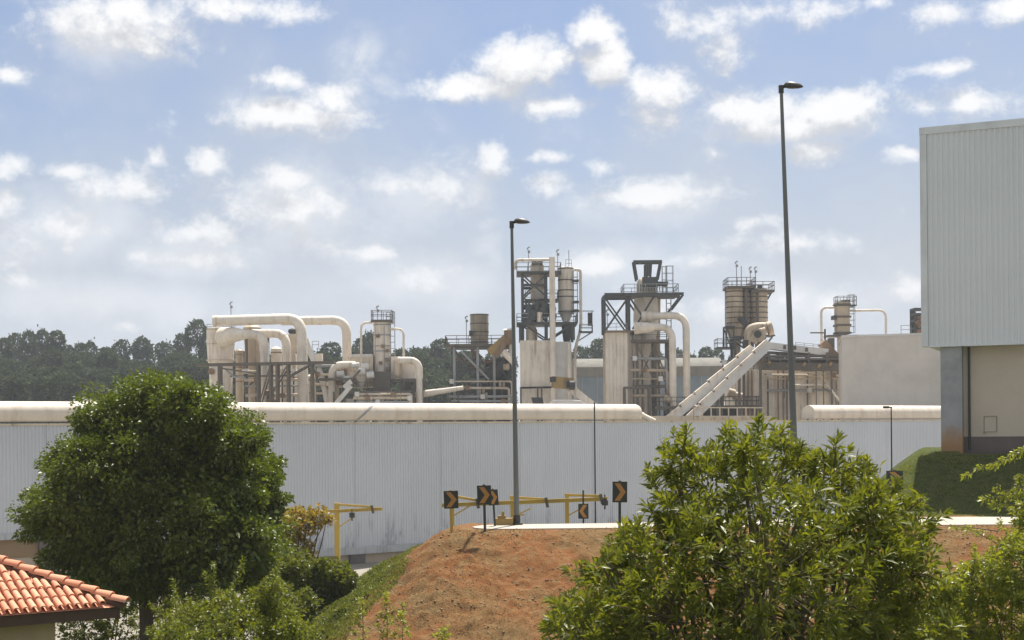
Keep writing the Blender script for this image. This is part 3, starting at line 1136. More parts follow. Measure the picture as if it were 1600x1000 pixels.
# ------------------------------------------------------------------ chevron signs
def chevron_sign(label, u0, u1, v0, v1, vb, Y, right=True, post='post_dark', lean=0.0, post_over=0.0, pw=.07, yaw=0.0):
    c = P((u0 + u1) / 2, (v0 + v1) / 2, Y)
    w, h = (u1 - u0) * Y / F, (v1 - v0) * Y / F
    zb = P((u0 + u1) / 2, vb, Y).z
    t = thing('chevron_sign', label, 'road sign', (c.x, c.y, zb), 'chevron signs along the road bend')
    M_ = Matrix.Translation(c) @ Matrix.Rotation(yaw, 4, 'Z') @ Matrix.Rotation(lean, 4, 'Y')
    T = lambda x, y, z: M_ @ Vector((x, y, z))
    mb = MB()
    mb.hexa([T(-w / 2, -.015, -h / 2), T(w / 2, -.015, -h / 2), T(w / 2, .015, -h / 2), T(-w / 2, .015, -h / 2),
             T(-w / 2, -.015, h / 2), T(w / 2, -.015, h / 2), T(w / 2, .015, h / 2), T(-w / 2, .015, h / 2)])
    pl = mb.build('panel', 'sign_back', t)
    s = 1 if right else -1
    y = -.0165
    x0, xm, th = -.36 * w, .40 * w, .36 * w
    pts = [(x0, .42 * h), (x0 + th, .42 * h), (xm, 0), (x0 + th, -.42 * h), (x0, -.42 * h), (xm - th, 0)]
    mb = MB()
    f3 = [T(s * a, y - .004, b_) for a, b_ in pts] + [T(s * a, y + .001, b_) for a, b_ in pts]
    mb.add(f3, [(0, 1, 2, 5), (5, 2, 3, 4)] + [(i, i + 6, (i + 1) % 6 + 6, (i + 1) % 6) for i in range(6)])
    mb.build('chevron', 'sign_arrow', pl)
    mb = MB()
    mb.beam(T(0, .055, h / 2 + .03 + post_over), Vector((T(0, .055, 0).x - math.tan(lean) * 0 + (zb - c.z) * math.tan(lean) * 1.0, c.y + .055, zb - .5)), pw)
    mb.build('post', post, t)
    mb = MB()
    for zz in (.3, -.3):
        mb.beam(T(-w * .2, .022, zz * h), T(w * .2, .022, zz * h), .03, .03)
    mb.build('bracket', 'steel_pale', t)
    return t


chevron_sign('black chevron sign with orange arrow on a yellow post at the end of the bank', 693.5, 716, 767, 794.5, 823, 47.9, post='yellow', lean=R(-1.5), pw=.10, yaw=R(4))
chevron_sign('black chevron sign overlapping the sign behind it, front one of the pair', 745.5, 767.5, 758.5, 788.5, 822, 47.3, lean=R(-1.2), pw=.085)
chevron_sign('leaning chevron sign half hidden by the sign in front, on a tilted post', 763, 778.5, 765, 789.5, 820, 49.5, lean=R(-4.5), pw=.07)
chevron_sign('small chevron sign with its arrow pointing left, hung low on a tall post', 903.5, 919.5, 787, 810.5, 819, 51.2, right=False, post_over=.45, pw=.06)
chevron_sign('largest chevron sign, standing alone on a dark post at the near road edge', 957, 980, 752.5, 785, 826, 46.6, lean=R(1), pw=.085)
chevron_sign('dark chevron sign mostly covered by the top of the bush beside the grass bank', 1385, 1411, 735.5, 758, 800, 50, lean=R(0), pw=.07)


# ------------------------------------------------------------------ yellow frames
def yellow_frame(label, posts, rails, Y, hoists, ground):
    """posts: (u, vtop, vbot, arm_du); rails: (u0,v0,u1,v1)"""
    p = P(posts[0][0], posts[0][2], Y)
    t = thing('lifting_frame', label, 'gantry', p)
    k = Y / F
    for (u, vt, vb, du, dv, ww) in posts:
        a, b_ = P(u, vb, Y), P(u, vt, Y)
        b_.x = a.x
        MB().beam(a - Vector((0, 0, .4)), b_, ww * k).build('post', 'yellow', t)
        mb = MB()
        e = P(u + du, vt + dv, Y - .4)
        mb.beam(b_ + Vector((-.08, 0, -.06)), e, .10, .10)
        mb.build('arm', 'yellow', t)
        mb = MB()
        mb.beam(e + Vector((-.06, 0, .08)), e + Vector((.02, 0, -.32)), .12)
        mb.build('hanger', 'steel_rust', t)
        mb = MB()
        mb.beam(b_ - Vector((0, 0, (vb - vt) * k * .40)), P(u + 28, vt + (20 if du > 50 else 18), Y - .2), .05)
        mb.build('brace', 'yellow', t)
    for (u0, v0, u1, v1) in rails:
        mb = MB()
        a, b_ = P(u0, v0, Y - .4), P(u1, v1, Y - .4)
        mb.beam(a, b_, .10, .03)
        mb.beam(a - Vector((0, 0, .065)), b_ - Vector((0, 0, .065)), .03, .10)
        mb.beam(a - Vector((0, 0, .13)), b_ - Vector((0, 0, .13)), .10, .03)
        mb.build('rail', 'yellow', t)
    for (u, v) in hoists:
        q = P(u, v, Y - .4)
        mb = MB()
        mb.beam(q + Vector((0, 0, .32)), q + Vector((0, 0, .02)), .05)
        mb.tube([q + Vector((-.12, 0, 0)), q + Vector((.12, 0, 0))], .13, 10)
        mb.beam(q - Vector((0, 0, .1)), q - Vector((0, 0, .28)), .06)
        mb.build('hoist', 'hoist', t)
    return t


yellow_frame('yellow lifting frame with a black hoist in the low yard by the bushes', [(527.5, 786, 884, 55, 6, 8), (447, 794, 884, 28, -1, 8)],
             [(436, 801, 597, 793)], 70, [(550, 805)], 0)
yellow_frame('long yellow lifting frame with three posts behind the chevron signs', [(707, 772, 860, 40, 10, 6.5), (801, 774.5, 860, 54, 6, 6), (886.5, 771, 860, 54, 4, 6)],
             [(690, 787, 949, 777)], 58, [(945, 785)], 0)
# low yellow barrow-like block by the lamp foot
mb = MB()
q = P(777, 820, 49.9)
mb.box(q.x - .1, q.x + .55, q.y, q.y + .35, -3.335, -3.10)
mb.box(q.x + .02, q.x + .3, q.y + .05, q.y + .3, -3.10, -3.0)
mb.beam((q.x + .2, q.y + .15, -3.0), (q.x + .2, q.y + .15, -2.86), .1)
mb.beam((q.x + .5, q.y + .15, -3.0), (q.x + .95, q.y + .15, -2.98), .05)
tag(mb.build('valve_box', 'ochre', None, (q.x, q.y, -3.335)), 'low rusty ochre valve box on the road beside the short street lamp', 'valve box')

# ------------------------------------------------------------------ the plant
YP = 185.0
KP = YP / F


def X(u, Y=YP, v=560):
    return P(u, v, Y).x


def Z(v, u=800, Y=YP):
    return P(u, v, Y).z


def px(n, Y=YP):
    return n * Y / F


def vessel(mb, u, prof, Y=YP, seg=26):
    """prof list of (v, halfwidth px) top to bottom; v None = ground"""
    x = X(u, Y)
    pr = [(px(w, Y), GROUND if v is None else Z(v, u, Y)) for v, w in prof]
    mb.lathe(x, Y, pr[::-1], seg)
    return mb


def hoops(mb, u, vs_, w, Y=YP):
    x = X(u, Y)
    for v in vs_:
        z = Z(v, u, Y)
        mb.lathe(x, Y, [(px(w, Y) + .05, z - .07), (px(w, Y) + .05, z + .07)], 26)


def ppx(pts, Y=YP):
    return [P(q[0], q[1], Y + (q[2] if len(q) > 2 else 0)) for q in pts]


def duct(name, label, pts, dia, Y=YP, mat='cream', rad=None, group=None, cat='duct'):
    pt = []
    for q in pts:
        p = P(q[0], q[1] if q[1] is not None else 640, Y + (q[2] if len(q) > 2 else 0))
        if q[1] is None:
            p.z = GROUND
        pt.append(p)
    # keep risers upright
    for i in range(1, len(pt)):
        if abs(pts[i][0] - pts[i - 1][0]) < .6:
            pt[i].x = pt[i - 1].x
    loc = min(pt, key=lambda p: p.z)
    o = pipe_mb(pt, px(dia, Y), rad).build(name, mat, None, loc, smooth=True)
    return tag(o, label, cat, group)


def frame(t, us, vtop, vbot, Y, dep, levels=(), braces=(), mat='steel', w=.28, bw=.16):
    zt, zb = Z(vtop, us[0], Y), (GROUND if vbot is None else Z(vbot, us[0], Y))
    xs_ = [X(u, Y, (vtop + (vbot or 620)) / 2) for u in us]
    for x in xs_:
        for yy in (Y - dep / 2, Y + dep / 2):
            MB().beam((x, yy, zb), (x, yy, zt), w).build('column', mat, t)
    for v in levels:
        z = Z(v, us[0], Y)
        mb = MB()
        for yy in (Y - dep / 2, Y + dep / 2):
            mb.beam((xs_[0], yy - .02, z), (xs_[-1], yy - .02, z), w * .8, w)
        for x in xs_:
            mb.beam((x - .02, Y - dep / 2, z), (x - .02, Y + dep / 2, z), w * .7, w * .9)
        mb.build('beam', mat, t)
    for (i, j, va, vb) in braces:
        za, zb_ = Z(va, us[0], Y), Z(vb, us[0], Y)
        mb = MB()
        for yy in (Y - dep / 2 - .05, Y + dep / 2 + .05):
            mb.beam((xs_[i], yy, za), (xs_[j], yy, zb_), bw)
        mb.build('brace', mat, t)
    return xs_


def platform(t, u0, u1, v, Y, dep, mat='steel', th=.3, railing=True, sides='flr', rh=1.1, step=1.3):
    z = Z(v, (u0 + u1) / 2, Y)
    x0, x1 = X(u0, Y, v), X(u1, Y, v)
    MB().box(x0, x1, Y - dep / 2, Y + dep / 2, z - th, z).build('deck', mat, t)
    if railing:
        mb = MB()
        a, b_, c_, d_ = (x0 + .05, Y - dep / 2 + .05, z), (x1 - .05, Y - dep / 2 + .05, z), (x1 - .05, Y + dep / 2 - .05, z), (x0 + .05, Y + dep / 2 - .05, z)
        rail(mb, [a, b_, c_, d_, a], rh, .035, step)
        mb.build('railing', 'steel_pale' if mat != 'steel_rust' else 'steel_rust', t)


def mast(t, u, v0, v1, Y, name='antenna', head=True):
    x, z0, z1 = X(u, Y, v0), Z(v0, u, Y), Z(v1, u, Y)
    mb = MB().beam((x, Y, z0), (x, Y, z1), .09)
    if head:
        mb.tube([(x - .16, Y, z1), (x - .02, Y, z1 + .3), (x + .2, Y, z1 + .32)], .10, 6)
        mb.box(x - .1, x + .22, Y - .1, Y + .1, z1 - .45, z1 - .15)
    mb.build(name, 'steel_pale', t)


def at_base(u, Y=YP):
    return Vector((X(u, Y), Y, GROUND))


# --- left filter group
t = thing('silo', 'leftmost cream silo with a round porthole and a flat top beside the forest edge', 'silo', at_base(345))
mb = MB()
vessel(mb, 345, [(512.5, 20.5), (513, 21.5), (535, 21.5), (566, 20), (568, 18), (640, 18), (None, 18)])
mb.build('shell', 'cream', t, smooth=True)
mb = MB()
hoops(mb, 345, (516, 538, 563), 21.4)
mb.build('hoop', 'cream_dirty', t)
mb = MB()
x, z = X(334, YP, 582), Z(581, 334)
mb.tube([(x, YP - 1.75, z), (x, YP - 1.35, z)], .42, 16)
mb.build('porthole', 'rust', t, smooth=True)
mb = MB()
x0, x1, z = X(327), X(365), Z(512)
rail(mb, [(x0, YP - 1.2, z), (x1, YP - 1.2, z), (x1, YP + 1.2, z)], .7, .03, 1.0)
mb.build('railing', 'steel_rust', t)
mast(t, 361, 494, 476, YP)
G_D = 'big cream ducts of the filter plant'
duct('duct', 'fattest cream duct with an open left end, arching over the silo and dropping down', [(333, 501.5), (470, 497.5), (475, 640), (475, None)], 16.5, YP - 4, rad=1.9, group=G_D)
duct('duct', 'cream duct farthest to the right of the filter group, dropping to the pump house', [(440, 501.5), (541.5, 500), (541.5, 590)], 14, YP + 3, rad=1.9, group=G_D)
duct('duct', 'cream duct leaving the silo top with a wide mouth and the lowest bend', [(360, 523), (413, 522), (413, None)], 14.5, YP - 4.5, rad=1.8, group=G_D)
duct('duct', 'cream duct bending down just to the left of the fattest duct riser', [(395, 521, 2), (447.5, 521), (447.5, None)], 13.5, YP - 1.5, rad=1.8, group=G_D)
# wide mouth cone of the silo duct
mb = MB()
mb.tube([P(350, 527, YP - 2), P(366, 523, YP - 4.2), P(384, 522.5, YP - 4.5)], [1.3, .95, .60], 18)
tag(mb.build('duct_hood', 'cream', None, P(350, 530, YP - 2), smooth=True), 'flared cream hood between the leftmost silo and its duct', 'duct')
t = thing('cyclone', 'sooty tan cyclone standing behind the cream ducts right of the leftmost silo', 'cyclone', at_base(394, YP + 4))
mb = MB()
vessel(mb, 394, [(508, 9), (512, 14), (535, 12), (540, 11.5), (600, 11.5), (625, 6), (None, 6)], YP + 4)
mb.build('shell', 'tan', t, smooth=True)
mb = MB()
for u in (381, 407):
    mb.beam((X(u), YP + 2, GROUND), (X(u), YP + 2, Z(520)), .3)
    mb.beam((X(u), YP + 6, GROUND), (X(u), YP + 6, Z(520)), .3)
mb.beam((X(381), YP + 2, Z(602)), (X(407), YP + 2, Z(575)), .22)
mb.build('leg', 'steel_rust', t)
t = thing('vessel', 'small cream vessel with a dark domed cap just left of the fattest duct riser', 'vessel', at_base(458, YP + 5))
mb = MB()
vessel(mb, 458, [(522, 7), (540, 7), (552, 4), (556, 7), (None, 8)], YP + 5)
mb.build('shell', 'cream_dirty', t, smooth=True)
mb = MB()
vessel(mb, 458, [(513, 3), (515, 7), (519, 7.5), (521.5, 5)], YP + 5)
mb.build('cap', 'soot', t, smooth=True)
t = thing('settling_tank', 'low white ribbed tank between two duct risers of the filter group', 'tank', at_base(462, YP + 1))
mb = MB()
vessel(mb, 461, [(583, 10), (585, 12), (None, 12)], YP + 1)
mb.build('shell', 'white_dirty', t, smooth=True)
mb = MB()
hoops(mb, 461, (590,), 12, YP + 1)
mb.build('hoop', 'rust', t)
for (u, w, v, dy, mt, lab) in ((432, 8.5, 545, 6, 'cream', 'cream tank standing behind the second duct riser of the filter group'), (486, 7.5, 588, 2, 'cream_dirty', 'short cream tank at the right foot of the fattest duct riser'),
                          (374, 6, 548, 7, 'tan', 'narrow brown tank in the gap right of the leftmost silo')):
    t = thing('storage_tank', lab, 'tank', at_base(u, YP + dy))
    mb = MB()
    vessel(mb, u, [(v - 3, w * .4), (v, w), (None, w)], YP + dy)
    mb.build('shell', mt, t, smooth=True)
    mb = MB()
    hoops(mb, u, (v + 6, v + 26, v + 48), w, YP + dy)
    mb.build('hoop', 'rust', t)
t = thing('walkway', 'rusty steel walkway crossing in front of the big cream ducts', 'walkway', at_base(420, YP - 7))
Yw = YP - 7
frame(t, (344, 404, 423.5, 434, 451, 488), 569, None, Yw, 1.6, (), ((1, 0, 585, 575), (3, 4, 600, 572), (4, 5, 590, 570), (1, 2, 640, 575)), 'steel_rust', .27)
MB().beam(P(309, 570.5, Yw), P(524, 566.5, Yw), 1.7, .34).build('deck', 'steel_rust', t)
MB().beam(P(360, 588, Yw), P(452, 587, Yw), .2, .2).build('beam', 'steel_rust', t)
mb = MB()
mb.tube([P(352, 577, Yw - .5), P(366, 589, Yw - .5), P(380, 588, Yw - .5), P(386, 595, Yw - .5)], .12, 8)
mb.build('handrail', 'steel_pale', t)
# clutter at the foot of the ducts: pumps on plinths
t = thing('pump_set', 'row of small rusty pumps and valves at the foot of the duct risers', 'pump', at_base(436, YP - 5.5))
mb = MB()
for k, u in enumerate((429, 431, 437, 440, 430, 436)):
    v = (612, 622, 606, 625, 632, 618)[k]
    x, z = X(u), Z(v)
    mb.tube([(x - .25, YP - 5.5, z), (x + .3, YP - 5.5, z)], .38, 10)
    mb.beam((x, YP - 5.5, z), (x + .1, YP - 5.5, z - 1.0), .18)
mb.build('pump', 'rust', t, smooth=True)
mb = MB()
mb.box(X(427), X(443), YP - 6, YP - 4.9, GROUND, Z(634))
mb.build('plinth', 'cream_dirty', t)

def pipe_rack(label, u0, u1, vs_, Y, posts, seed, mat='cream_dirty'):
    rr = random.Random(seed)
    t = thing('pipe_rack', label, 'pipe rack', at_base((u0 + u1) / 2, Y))
    for v in vs_:
        a, b_ = P(u0 + rr.uniform(0, 6), v, Y), P(u1 - rr.uniform(0, 6), v + rr.uniform(-1, 1), Y)
        c_ = Vector((b_.x + .01, b_.y, b_.z - rr.uniform(1.5, 4)))
        MB().tube(fillet([a, b_, c_], .4), rr.uniform(.09, .2), 8).build('pipe', mat if rr.random() < .6 else 'steel_pale', t, smooth=True)
    for u in posts:
        MB().beam((X(u, Y), Y + .3, GROUND), (X(u, Y), Y + .3, Z(vs_[0] - 3, u, Y)), .18).build('post', 'steel_rust', t)
        z = Z(vs_[0] - 2, u, Y)
        MB().box(X(u, Y) - .35, X(u, Y) + .35, Y + .15, Y + .45, z - .12, z).build('bracket', 'steel_rust', t)
    for k in range(len(posts)):
        u, v = posts[k] + 2, vs_[k % len(vs_)]
        MB().box(X(u, Y) - .3, X(u, Y) + .25, Y - .35, Y + .1, Z(v, u, Y) - .3, Z(v, u, Y) + .3).build('valve', 'rust' if k % 2 else 'white_dirty', t)


pipe_rack('rack of thin level pipes between the duct risers of the filter group', 378, 472, (580, 594, 603, 618), YP - 2.9, (383, 399, 422, 440, 458), 1)
pipe_rack('rack of thin pipes behind the walkway right of the fattest duct riser', 482, 530, (572, 585, 600, 615), YP - .5, (486, 494, 512), 2)
pipe_rack('rack of thin pipes under the low deck of the pump house', 552, 646, (616, 622, 628), YP - 4.9, (556, 572, 588, 612, 638), 3)
pipe_rack('rack of thin pipes crossing the front of the open steel stage', 700, 800, (596, 606, 620, 627), YP + .5, (704, 728, 752, 784), 4)
pipe_rack('rack of thin pipes at the foot of the black-framed vessel', 985, 1046, (560, 578, 592, 618), YP - 4.2, (990, 1004, 1030, 1040), 5, 'tan')
pipe_rack('rack of thin pipes in front of the brown silo cluster', 1120, 1196, (566, 580, 600), YP + 1.5, (1130, 1148, 1170, 1188), 6, 'tan')
pipe_rack('rack of thin pipes along the streaked tank hall wall', 1196, 1312, (586, 592, 610), YP - 4.2, (1200, 1230, 1262, 1300), 7)

# --- reactor group around the tall vessel at 598
t = thing('chute', 'pale inclined chute hanging beside the fattest duct riser', 'chute', P(500, 620, YP))
mb = pipe_mb([P(478, 530, YP + 1), P(487, 556, YP + 1), P(497, 575, YP), P(507, 604, YP), P(514, 640, YP - 1)], px(10), 1.0)
mb.build('body', 'white_dirty', t, smooth=True)
mb = MB().box(X(493.5), X(504), YP - .6, YP + .6, Z(568), Z(550))
mb.build('hopper', 'cream', t)
mb = MB()
rail(mb, [P(488, 545, YP + 2), P(498, 545, YP + 2)], 1.0, .03, .8)
mb.build('railing', 'steel_pale', t)
duct('duct', 'cream duct arching left from the pump house beneath the rightmost filter duct', [(556, 570), (518.5, 570), (518.5, None)], 11.5, YP - 3, rad=1.9, group='ducts of the pump house')
duct('duct', 'cream duct arching right from the pump house and dropping behind the roof roll', [(622, 563), (655, 563), (655.5, None)], 11, YP - 3, rad=2.0, group='ducts of the pump house')
t = thing('pump_house', 'cluttered cream pump house with hoppers at the foot of the slim vessel tower', 'plant room', at_base(560))
mb = MB()
mb.box(X(524), X(584), YP - 1.4, YP + 3, Z(602), Z(566))
mb.box(X(549), X(584), YP - 1, YP + 2.5, Z(566) + .002, Z(554))
mb.build('housing', 'cream_dirty', t)
mb = MB()
mb.tube([P(553, 590, YP - 2), P(553, 579, YP - 2)], .9, 4)
vessel(mb, 564, [(573, 10), (590, 10), (601, 4), (606, 3)], YP - 2.2)
mb.build('hopper', 'cream', t, smooth=True)
mb = MB()
for k in range(6):
    x, z = X(550 + k * 6), Z(556)
    mb.tube([(x, YP - .8, z), (x, YP - .8, z + .35)], .3, 8)
mb.build('vent', 'white_dirty', t)
mb = MB()
for (u, v, r) in ((569, 580, .55), (574, 573, .4), (560, 571, .35), (582, 586, .45), (536, 585, .5), (545, 592, .42)):
    x, z = X(u), Z(v)
    mb.tube([(x - .4, YP - 3.3, z), (x + .5, YP - 3.3, z + .1)], r, 12)
mb.build('valve', 'white_dirty', t, smooth=True)
mb = MB()
mb.box(X(528), X(545), YP - 2.3, YP - 1.5, Z(600), Z(575))
mb.tube([P(524, 596, YP - 2.5), P(530, 580, YP - 2.5), P(540, 577, YP - 2.5)], .2, 8)
mb.build('rusty_cabinet', 'rust', t)
platform(t, 500, 552, 591, YP - 3.5, 2.2, 'steel_rust', .3, False)
platform(t, 536, 645, 611, YP - 3.5, 2.6, 'steel_rust', .3, True)
mb = MB()
for u in (528, 545, 560, 591, 606, 627, 643):
    mb.beam((X(u), YP - 4.5, GROUND), (X(u), YP - 4.5, Z(611)), .24)
mb.beam(P(540, 604, YP - 4.6), P(563, 578, YP - 4.6), .25)
mb.beam(P(590, 628, YP - 4.6), P(606, 612, YP - 4.6), .22)
mb.build('strut', 'steel_rust', t)
mb = MB()
mb.box(X(540), X(578), YP - 2, YP + 2, GROUND, Z(621))
mb.box(X(590), X(606), YP - 2, YP + 2, GROUND, Z(622))
mb.box(X(612), X(636), YP - 1, YP + 2, GROUND, Z(616))
mb.build('base_tank', 'white_dirty', t)
mb = MB()
mb.box(X(586), X(612), YP - 2.6, YP - 1.2, Z(609), Z(580))
mb.box(X(628), X(643), YP - 2.4, YP - 1.4, GROUND, Z(595))
mb.build('recess_shade', 'steel_rust', t)  # solid dark boxes put in place of shaded recesses
mb = MB().beam(P(522, 634, YP - 5.5), P(548, 603, YP - 5), 1.0, .5)
mb.beam(P(538, 606, YP - 4.8), P(549, 596, YP - 4.8), .8, .6)
tag(mb.build('chute', 'white_dirty', None, P(522, 634, YP - 5.5)), 'bright straight chute slanting down left under the pump house', 'chute')
t = thing('process_box', 'cream box vessel tucked under the right-hand duct of the pump house', 'vessel', at_base(639))
mb = MB().box(X(628), X(650), YP - 1.2, YP + 1.5, Z(592), Z(564))
mb.box(X(612), X(626), YP - 1.2, YP + 1.5, Z(590), Z(556))
mb.build('housing', 'cream', t)
mb = MB()
vessel(mb, 622, [(564, 6), (585, 6), (590, 3)], YP - 2)
mb.build('hopper', 'cream_dirty', t, smooth=True)
platform(t, 616, 667, 592, YP - 2, 2.5, 'steel_rust', .3, False)
frame(t, (632, 648, 661), 592, None, YP - 2, 2.2, (), (), 'steel_rust', .22)

t = thing('vessel_tower', 'slim cream vessel tower with a small caged ladder between two thin bent pipes', 'tower', at_base(597.5))
mb = MB()
vessel(mb, 597.5, [(501, 13.5), (507, 13.5), (560, 13.5), (None, 13.5)])
mb.build('shell', 'cream', t, smooth=True)
mb = MB()
hoops(mb, 597.5, (508, 524, 541, 549), 13.5)
for u in (588, 602):
    mb.beam((X(u), YP - 1.25, Z(508)), (X(u), YP - 1.25, Z(600)), .10)
mb.build('hoop', 'steel_pale', t)
mb = MB()
for (u, v) in ((607, 547), (606, 561), (607, 575), (592, 524), (600, 540), (596, 566)):
    mb.box(X(u) - .22, X(u) + .22, YP - 1.5, YP - .9, Z(v) - .2, Z(v) + .2)
mb.build('flange_box', 'rust', t)
platform(t, 581, 614, 500.5, YP, 2.6, 'steel_rust', .3, True, rh=1.2, step=.9)
mb = MB()
ladder_cage(mb, X(614.5), YP - .6, Z(600), Z(486), .55)
mb.build('ladder', 'steel_pale', t)
mb = MB()
ladder_cage(mb, X(607), YP + .2, Z(500), Z(486), .5)
mb.build('cage', 'steel_pale', t)
mast(t, 590, 500, 482, YP)
duct('bent_pipe', 'thin cream pipe hooking left off the slim vessel tower top', [(586, 504), (564, 504), (564, None)], 3.4, YP - 1, rad=1.6, group='thin bent pipes of the slim tower', cat='pipe')
duct('bent_pipe', 'thin cream pipe hooking right off the slim vessel tower, a little lower', [(610, 514), (630.5, 514), (630.5, 640)], 3.4, YP - 1, rad=1.6, group='thin bent pipes of the slim tower', cat='pipe')
t = thing('conveyor', 'low pale pipe conveyor running level from the pump house to the open steel stage', 'conveyor', at_base(690))
mb = MB().tube([P(640, 617, YP - 2), P(664, 615, YP - 2), P(724, 606, YP - 2)], [.28, .45, .28], 12)
mb.build('body', 'cream', t, smooth=True)
mb = MB().beam(P(662, 603, YP - 1), P(728, 607, YP - 1), .14)
for u in (668, 684, 700, 716):
    mb.beam((X(u), YP - 2, GROUND), (X(u), YP - 2, Z(613)), .2)
mb.build('leg', 'steel_rust', t)
mb = MB()
for k, (u, v, w, h, mt) in enumerate(((682, 622, 8, 9, 0), (706, 628, 14, 9, 0), (690, 633, 20, 5, 0))):
    mb.box(X(u), X(u + w), YP - 3, YP - 1.5, Z(v + h), Z(v))
mb.build('machine', 'soot', t)

# --- open steel stage with a brown stack
t = thing('steel_stage', 'open dark steel stage on tall columns carrying a brown stack', 'steel stage', at_base(748))
Y2 = YP + 4
frame(t, (709, 746, 772, 797), 543, None, Y2, 5, (543, 610), ((0, 1, 545, 590), (1, 0, 560, 600), (1, 2, 548, 605), (2, 1, 590, 620), (2, 3, 560, 600)), 'steel', .36, .2)
platform(t, 697, 804, 539.5, Y2, 6.5, 'steel_rust', .34, True)
for u in (709, 746, 772):
    MB().beam((X(u), Y2 - 2.7, GROUND), (X(u), Y2 - 2.7, Z(541)), .34).build('column', 'steel_pale', t)
platform(t, 735, 800, 588, Y2, 4, 'steel', .3, True)
platform(t, 735, 800, 612, Y2, 4, 'steel', .3, True)
mb = MB().beam(P(720, 548, Y2 - 2.8), P(764, 593, Y2 - 2.8), .26)
mb.build('brace', 'steel_pale', t)
mb = MB()
mb.box(X(757), X(799), Y2 - 1.5, Y2 + 2, GROUND, Z(560))
mb.tube([P(765, 590, Y2 - 1.8), P(790, 566, Y2 - 1.8)], 1.0, 12)
mb.box(X(740), X(757), Y2 - 1.2, Y2 + 2, GROUND, Z(596))
mb.build('machinery', 'soot', t)
mb = MB()
for (a, b_, w) in (((716, 559), (762, 590), .45), ((730, 571), (790, 560), .38), ((738, 545), (752, 588), .5), ((740, 590), (770, 570), .3)):
    mb.beam(P(*a, Y2 - 1.5), P(*b_, Y2 - 1.5), w)
mb.build('chute', 'rust', t)
mb = MB()
for (u, v) in ((752, 612), (756, 618), (791, 572), (784, 600)):
    mb.tube([(X(u) - .4, Y2 - 2.4, Z(v)), (X(u) + .4, Y2 - 2.4, Z(v))], .5, 10)
mb.build('motor', 'cream_dirty', t, smooth=True)
mast(t, 729, 538, 498, Y2)
t = thing('stack', 'short wide brown stack with a dark lower band on the steel stage', 'stack', Vector((X(749.5, Y2), Y2, Z(540))))
mb = MB()
vessel(mb, 749.5, [(491, 13.6), (492, 14.3), (517, 14.3), (540, 13.6)], Y2)
mb.build('shell', 'stack', t, smooth=True)
mb = MB()
hoops(mb, 749.5, (492, 506, 519, 535), 14.2, Y2)
mb.build('hoop', 'steel_rust', t)
mb = MB().tube([P(733, 521, Y2 - 1.2), P(738, 521, Y2 - 1.2)], .4, 10)
mb.build('motor', 'soot', t)
t = thing('bucket_chute', 'ochre and brown dumping chute tilted up beside the tall tower base', 'chute', P(780, 560, YP - 2))
mb = MB().beam(P(765, 552, YP - 2), P(791, 529, YP - 2), 1.4, 1.1)
mb.build('trough', 'ochre', t)
mb = MB().beam(P(775, 556, YP - 2.2), P(791, 532, YP - 2.2), 1.6, .8)
mb.box(X(788), X(801), YP - 2.6, YP - 1, Z(540), Z(518))
mb.build('drum', 'rust', t)
mb = MB().tube([P(788, 520, YP - 2), P(799, 517, YP - 2), P(800, 560, YP - 2), P(795, 565, YP - 2)], .5, 10)
mb.tube([P(786, 549, YP - 2.5), P(803, 566, YP - 2.5)], .45, 10)
mb.build('pipe', 'cream', t, smooth=True)

# --- tall cyclone tower
t = thing('cyclone_tower', 'tallest tower, dark steel frame holding a cream cyclone above a ribbed tank', 'tower', at_base(840))
mb = MB()
x0, x1 = X(813), X(858)
mb.box(x0, x1, YP - 2.5, YP + 3, GROUND, Z(534))
for k in range(7):
    xx = x0 + (x1 - x0) * k / 6
    mb.box(xx - .06, xx + .06, YP - 2.58, YP - 2.499, GROUND, Z(534.5))
mb.build('base_tank', 'cream', t)
MB().box(X(858) + .003, X(892), YP - 2.0, YP + 3, GROUND, Z(536)).build('side_tank', 'white_dirty', t)
frame(t, (816.5, 853), 427, 532, YP, 4, (448, 480), ((0, 1, 432, 466), (1, 0, 432, 466), (0, 1, 508, 532), (0, 1, 466, 506)), 'steel', .34, .2)
frame(t, (813, 895), 506, 534, YP, 4.5, (), ((1, 0, 508, 560),), 'steel', .34, .2)
platform(t, 807, 876, 427, YP, 5, 'steel', .25, True)
platform(t, 807, 901, 505.5, YP, 5.4, 'steel', .28, True)
platform(t, 820, 872, 469, YP, 4.2, 'steel', .2, True)
mb = MB()
vessel(mb, 840.5, [(411, 6), (414, 10.5), (468, 10.5), (492, 4), (505, 4)])
mb.build('cyclone', 'cream_dirty', t, smooth=True)
mb = MB()
for (u, v, r) in ((826, 487, .5), (832, 495, .7), (845, 492, .45), (838, 481, .4), (850, 484, .6), (861, 490, .5), (828, 500, .6), (862, 500, .5)):
    mb.tube([(X(u), YP - 2.2, Z(v) - .6), (X(u) + .2, YP - 2.2, Z(v) + .6)], r, 10)
mb.tube(fillet([P(822, 504, YP - 2), P(822, 487, YP - 2), P(838, 486, YP - 2), P(838, 504, YP - 2)], .8), .35, 10)
mb.build('machinery', 'steel', t, smooth=True)
mb = MB().tube([P(843, 505, YP - 2.3), P(843, 488, YP - 2.3)], [.35, .5], 10)
mb.build('filter', 'cream', t, smooth=True)
mb = MB()
mb.box(X(832), X(849), YP - 1, YP + 1, Z(416), Z(408))
mb.build('headbox', 'steel_rust', t)
mb = MB()
vessel(mb, 831, [(511, 6), (516, 9), (534, 9)], YP - 1)
mb.build('small_tank', 'cream_dirty', t, smooth=True)
mast(t, 826, 427, 390, YP)
mast(t, 871.5, 425, 394, YP)
mb = MB()
rail(mb, [P(813, 607, YP - 3.2), P(862, 606, YP - 3.2)], .1, .1, 2.2)
